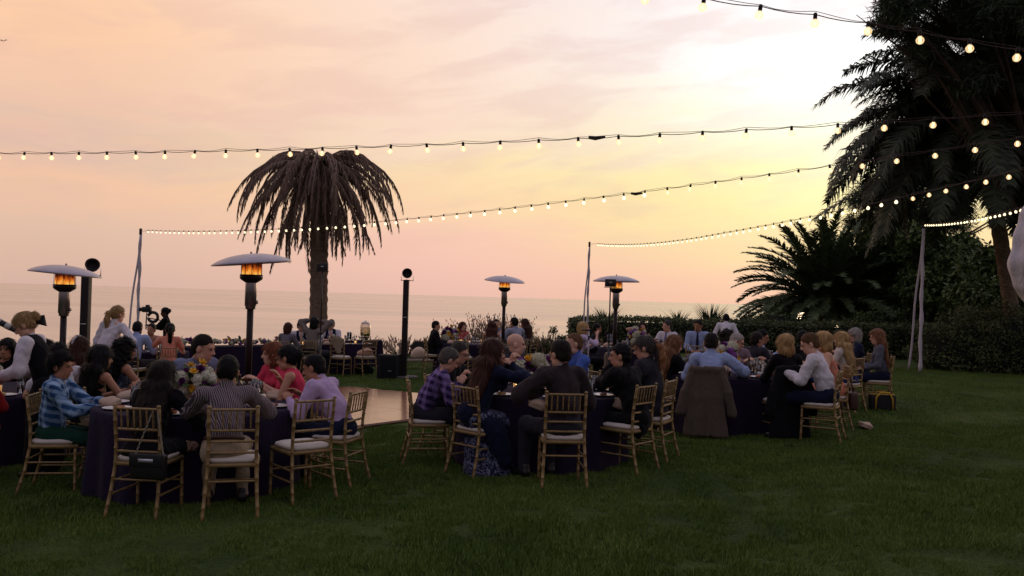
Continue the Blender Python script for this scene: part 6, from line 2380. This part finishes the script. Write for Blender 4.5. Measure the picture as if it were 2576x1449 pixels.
# ------------------------------------------------------------------ poles for the string lights, each with a pale drape pulled to the grass
def light_pole(u0, v0, y, zb, label, du_rope, thick=.03, rope_y=0.0):
    top = at(u0, v0, y)
    root = empty('light_pole', (top.x, y, zb), 0, label, 'pole', 'poles carrying the string lights')
    h = top.z - zb
    MB().tube([(0, 0, 0), (0, 0, h)], thick * .6, 8).build('pole', WPOLE, root)
    g = np.random.default_rng(int(u0))
    zz = np.linspace(.02, h - .15, 26)
    dr = MB().tube([(.012 * math.sin(z_ * 5), .0, z_) for z_ in zz], thick * (1.3 + .25 * np.sin(zz * 9) + .2 * g.normal(0, 1, 26) * .5), 9)
    dr.build('drape', WPOLE, root)
    MB().tube([(du_rope * (1 - t_) ** 1.0 + .02 * math.sin(t_ * 9), rope_y * (1 - t_), .02 + (h - .25) * t_) for t_ in np.linspace(0, 1, 22)], thick * .9, 8).build('side_drape', WPOLE, root)
    MB().lathe([(.001, 0), (thick * 1.3, 0), (thick * 1.3, .18), (.001, .2)], 8).build('cap', BARK, root, True, (0, 0, h - .15))
    return root, top


p3, P3 = light_pole(354, 578, 27.6, ground(-11.5, 27.6), 'slender white draped pole at the left above the sea', -.36, .035)
p4, P4 = light_pole(1483, 611, 33.2, ground(3, 33.2), 'slender white draped pole in front of the hedge end', -.20, .03)
p5, P5 = light_pole(2323, 562, 26.0, ground(5, 26), 'white draped pole on the lawn before the dark trees', .07, .036, .9)

# ------------------------------------------------------------------ string lights
GLOBE_N = glass('bulb_glass', (1.0, .97, .92), .04, .6, ((1.0, .66, .28), .26))
GLOBE_F = emit('bulb_lit', (1.0, .80, .48), 2.2)
FIL = emit('filament', (1.0, .66, .24), 5.0)
SOCK = mat('socket_black', (.018, .014, .012), .6)
CABLE = mat('cable_dark', lin(70, 48, 44), .7)
rB = .026
bulb_near = MB().lathe([(.010, -.028), (.013, -.034)] + [(rB * math.sin(t), -.058 - rB * -math.cos(math.pi - t)) for t in np.linspace(.45, math.pi - 1e-3, 10)], 16).mesh('bulb', GLOBE_N)
rB = .0235
bulb_far = MB().lathe([(.010, -.028)] + [(rB * math.sin(t), -.058 - rB * -math.cos(math.pi - t)) for t in np.linspace(.45, math.pi - 1e-3, 7)], 10).mesh('bulb', GLOBE_F)
fil_me = MB().lathe([(.001, -.036), (.006, -.038), (.010, -.050), (.011, -.064), (.006, -.074), (.001, -.078)], 8).mesh('filament', FIL)
sock_me = MB().lathe([(.001, .012), (.010, .010), (.013, .0), (.013, -.028), (.010, -.030)], 10).mesh('socket', SOCK)


def string_light(P, label, near, wob=.0, splice=None):
    """P: the hanging points of the bulbs along the wire"""
    root = empty('string_light', P[0], 0, label, 'string lights', 'strings of globe bulbs')
    P = [Vector(p) - Vector(P[0]) for p in P]
    pts = []
    for i in range(len(P) - 1):
        for k in range(4):
            t = k / 4
            p = P[i].lerp(P[i + 1], t)
            p.z -= .012 * 4 * t * (1 - t)
            pts.append(p)
    pts.append(P[-1])
    MB().tube(pts, .0034, 5).build('cable', CABLE, root)
    MB().tube([p + Vector((0, 0, .014 + .008 * math.sin(i * .9))) for i, p in enumerate(pts)], .0022, 4).build('guy_wire', CABLE, root)
    for p in P[:-1]:
        b = link('bulb', bulb_near if near(p + root.location) else bulb_far, root, p)
        b.rotation_euler = (rng.normal(0, .1), rng.normal(0, .1), 0)
        link('socket', sock_me, b)
        if near(p + root.location):
            link('filament', fil_me, b)
    if splice:
        MB().tube([P[splice] + Vector((.10, 0, .01)), P[splice] + Vector((.16, -.02, .0)), P[splice] + Vector((.25, -.04, .012))], [.016, .02, .012], 8).build('plug', SOCK, root)
    return root


def line(X0, Y0, dX, dY, zc, i0, i1):
    return [(X0 + i * dX, Y0 + i * dY, zc[0] * i * i + zc[1] * i + zc[2] + .055) for i in range(i0, i1 + 1)]


ANCHOR = Vector((6.1, 6.55, 3.5))
nearf = lambda p: p.y < 11.5
S1 = line(.75314, 5.31295, .36987, .087137, (-.0013298, -.006311, 3.61346), -20, 14)
string_light(S1, 'nearest string of globe bulbs across the top right corner', nearf)
S2 = line(-5.61179, 10.11991, .364, -.109102, (.00042587, -.0063736, 3.2333), -16, 32)
string_light(S2, 'string of globe bulbs across the whole view above the palm crown', nearf, splice=33)
S3 = line(-11.18325, 27.15719, .243395, -.29182, (.000286183, -.0205109, 3.479751), -1, 70)
S3[0] = tuple(P3 - Vector((0, 0, .06)))
string_light(S3, 'string of globe bulbs running from the left pole across the palm', nearf, splice=53)
i0 = -37
S4 = line(4.41802, 18.60947, .037238, -.378171, (.000257545, -.0055151, 3.23303), i0, 31)
P4v = Vector(P4)
n4 = len(S4)
for k in range(n4):
    # blend the far end on to its pole
    i = i0 + k
    if i < 0:
        t = (-i) / (-i0)
        x_, y_, z_ = S4[k]
        zl = 3.233 + .055 + (P4v.z - .05 - 3.288) * t ** 1.8
        S4[k] = (x_ + (P4v.x - S4[0][0]) * t ** 3 * 0, y_, zl)
S4[0] = tuple(P4v - Vector((0, 0, .05)))
string_light(S4, 'string of globe bulbs running from the pole by the hedge', nearf)
P5v = Vector(P5)
n5 = int((ANCHOR - P5v).length / .38)
S5 = []
for k in range(n5 + 1):
    t = k / n5
    p = P5v.lerp(ANCHOR, t)
    p.z -= .26 * 4 * t * (1 - t)
    S5.append(tuple(p))
string_light(S5, 'closely packed string of bulbs from the pole on the right lawn', lambda p: False)
# the post outside the picture where all the strings meet
root = empty('anchor_post', (ANCHOR.x, ANCHOR.y, ground(ANCHOR.x, ANCHOR.y)), 0, 'tall wooden post outside the picture holding the string lights', 'post')
MB().tube([(0, 0, -.2), (0, 0, 4.4)], .07, 10).build('post', BARK, root)

# white fabric drape at the right edge
v = Vol()
pts = [at(2602, 545, 9.0), at(2590, 600, 9.0), at(2584, 660, 9.0), at(2596, 715, 9.0), at(2616, 775, 9.0)]
rd = [.13, .155, .17, .14, .10]
v.chain([np.array(p) for p in pts], rd, .06)
top = np.array(at(2625, 480, 9.0))
v.cone(pts[0], top, .13, .07, .05)
v.cone(pts[-1], np.array([pts[-1].x + .12, 9.0, ground(5, 9) + .05]), .10, .12, .05)
v.fold(.011, 22, 12, .2)
o = vol_obj('fabric_drape', v, .02, WHITE, None)
tag(o, 'white fabric drape bulging in at the right edge of the picture', 'drape')

# a gull far off at the left
c = at(9, 104, 30)
o = MB().add([(-.14, 0, .04), (0, .02, .0), (.14, 0, .05), (0, -.05, -.01), (.02, -.02, .02), (-.07, 0, .06), (.07, 0, .065)], [], [[0, 5, 3], [5, 1, 3], [1, 6, 3], [6, 2, 3]]).build('bird', mat('bird_dark', lin(70, 62, 60), .8), None, True, c)
tag(o, 'small bird gliding at the left edge of the sky', 'bird')
print('script seconds', time.time() - T_START, 'tris', sum(len(m.loops) - 2 * len(m.polygons) for m in bpy.data.meshes))
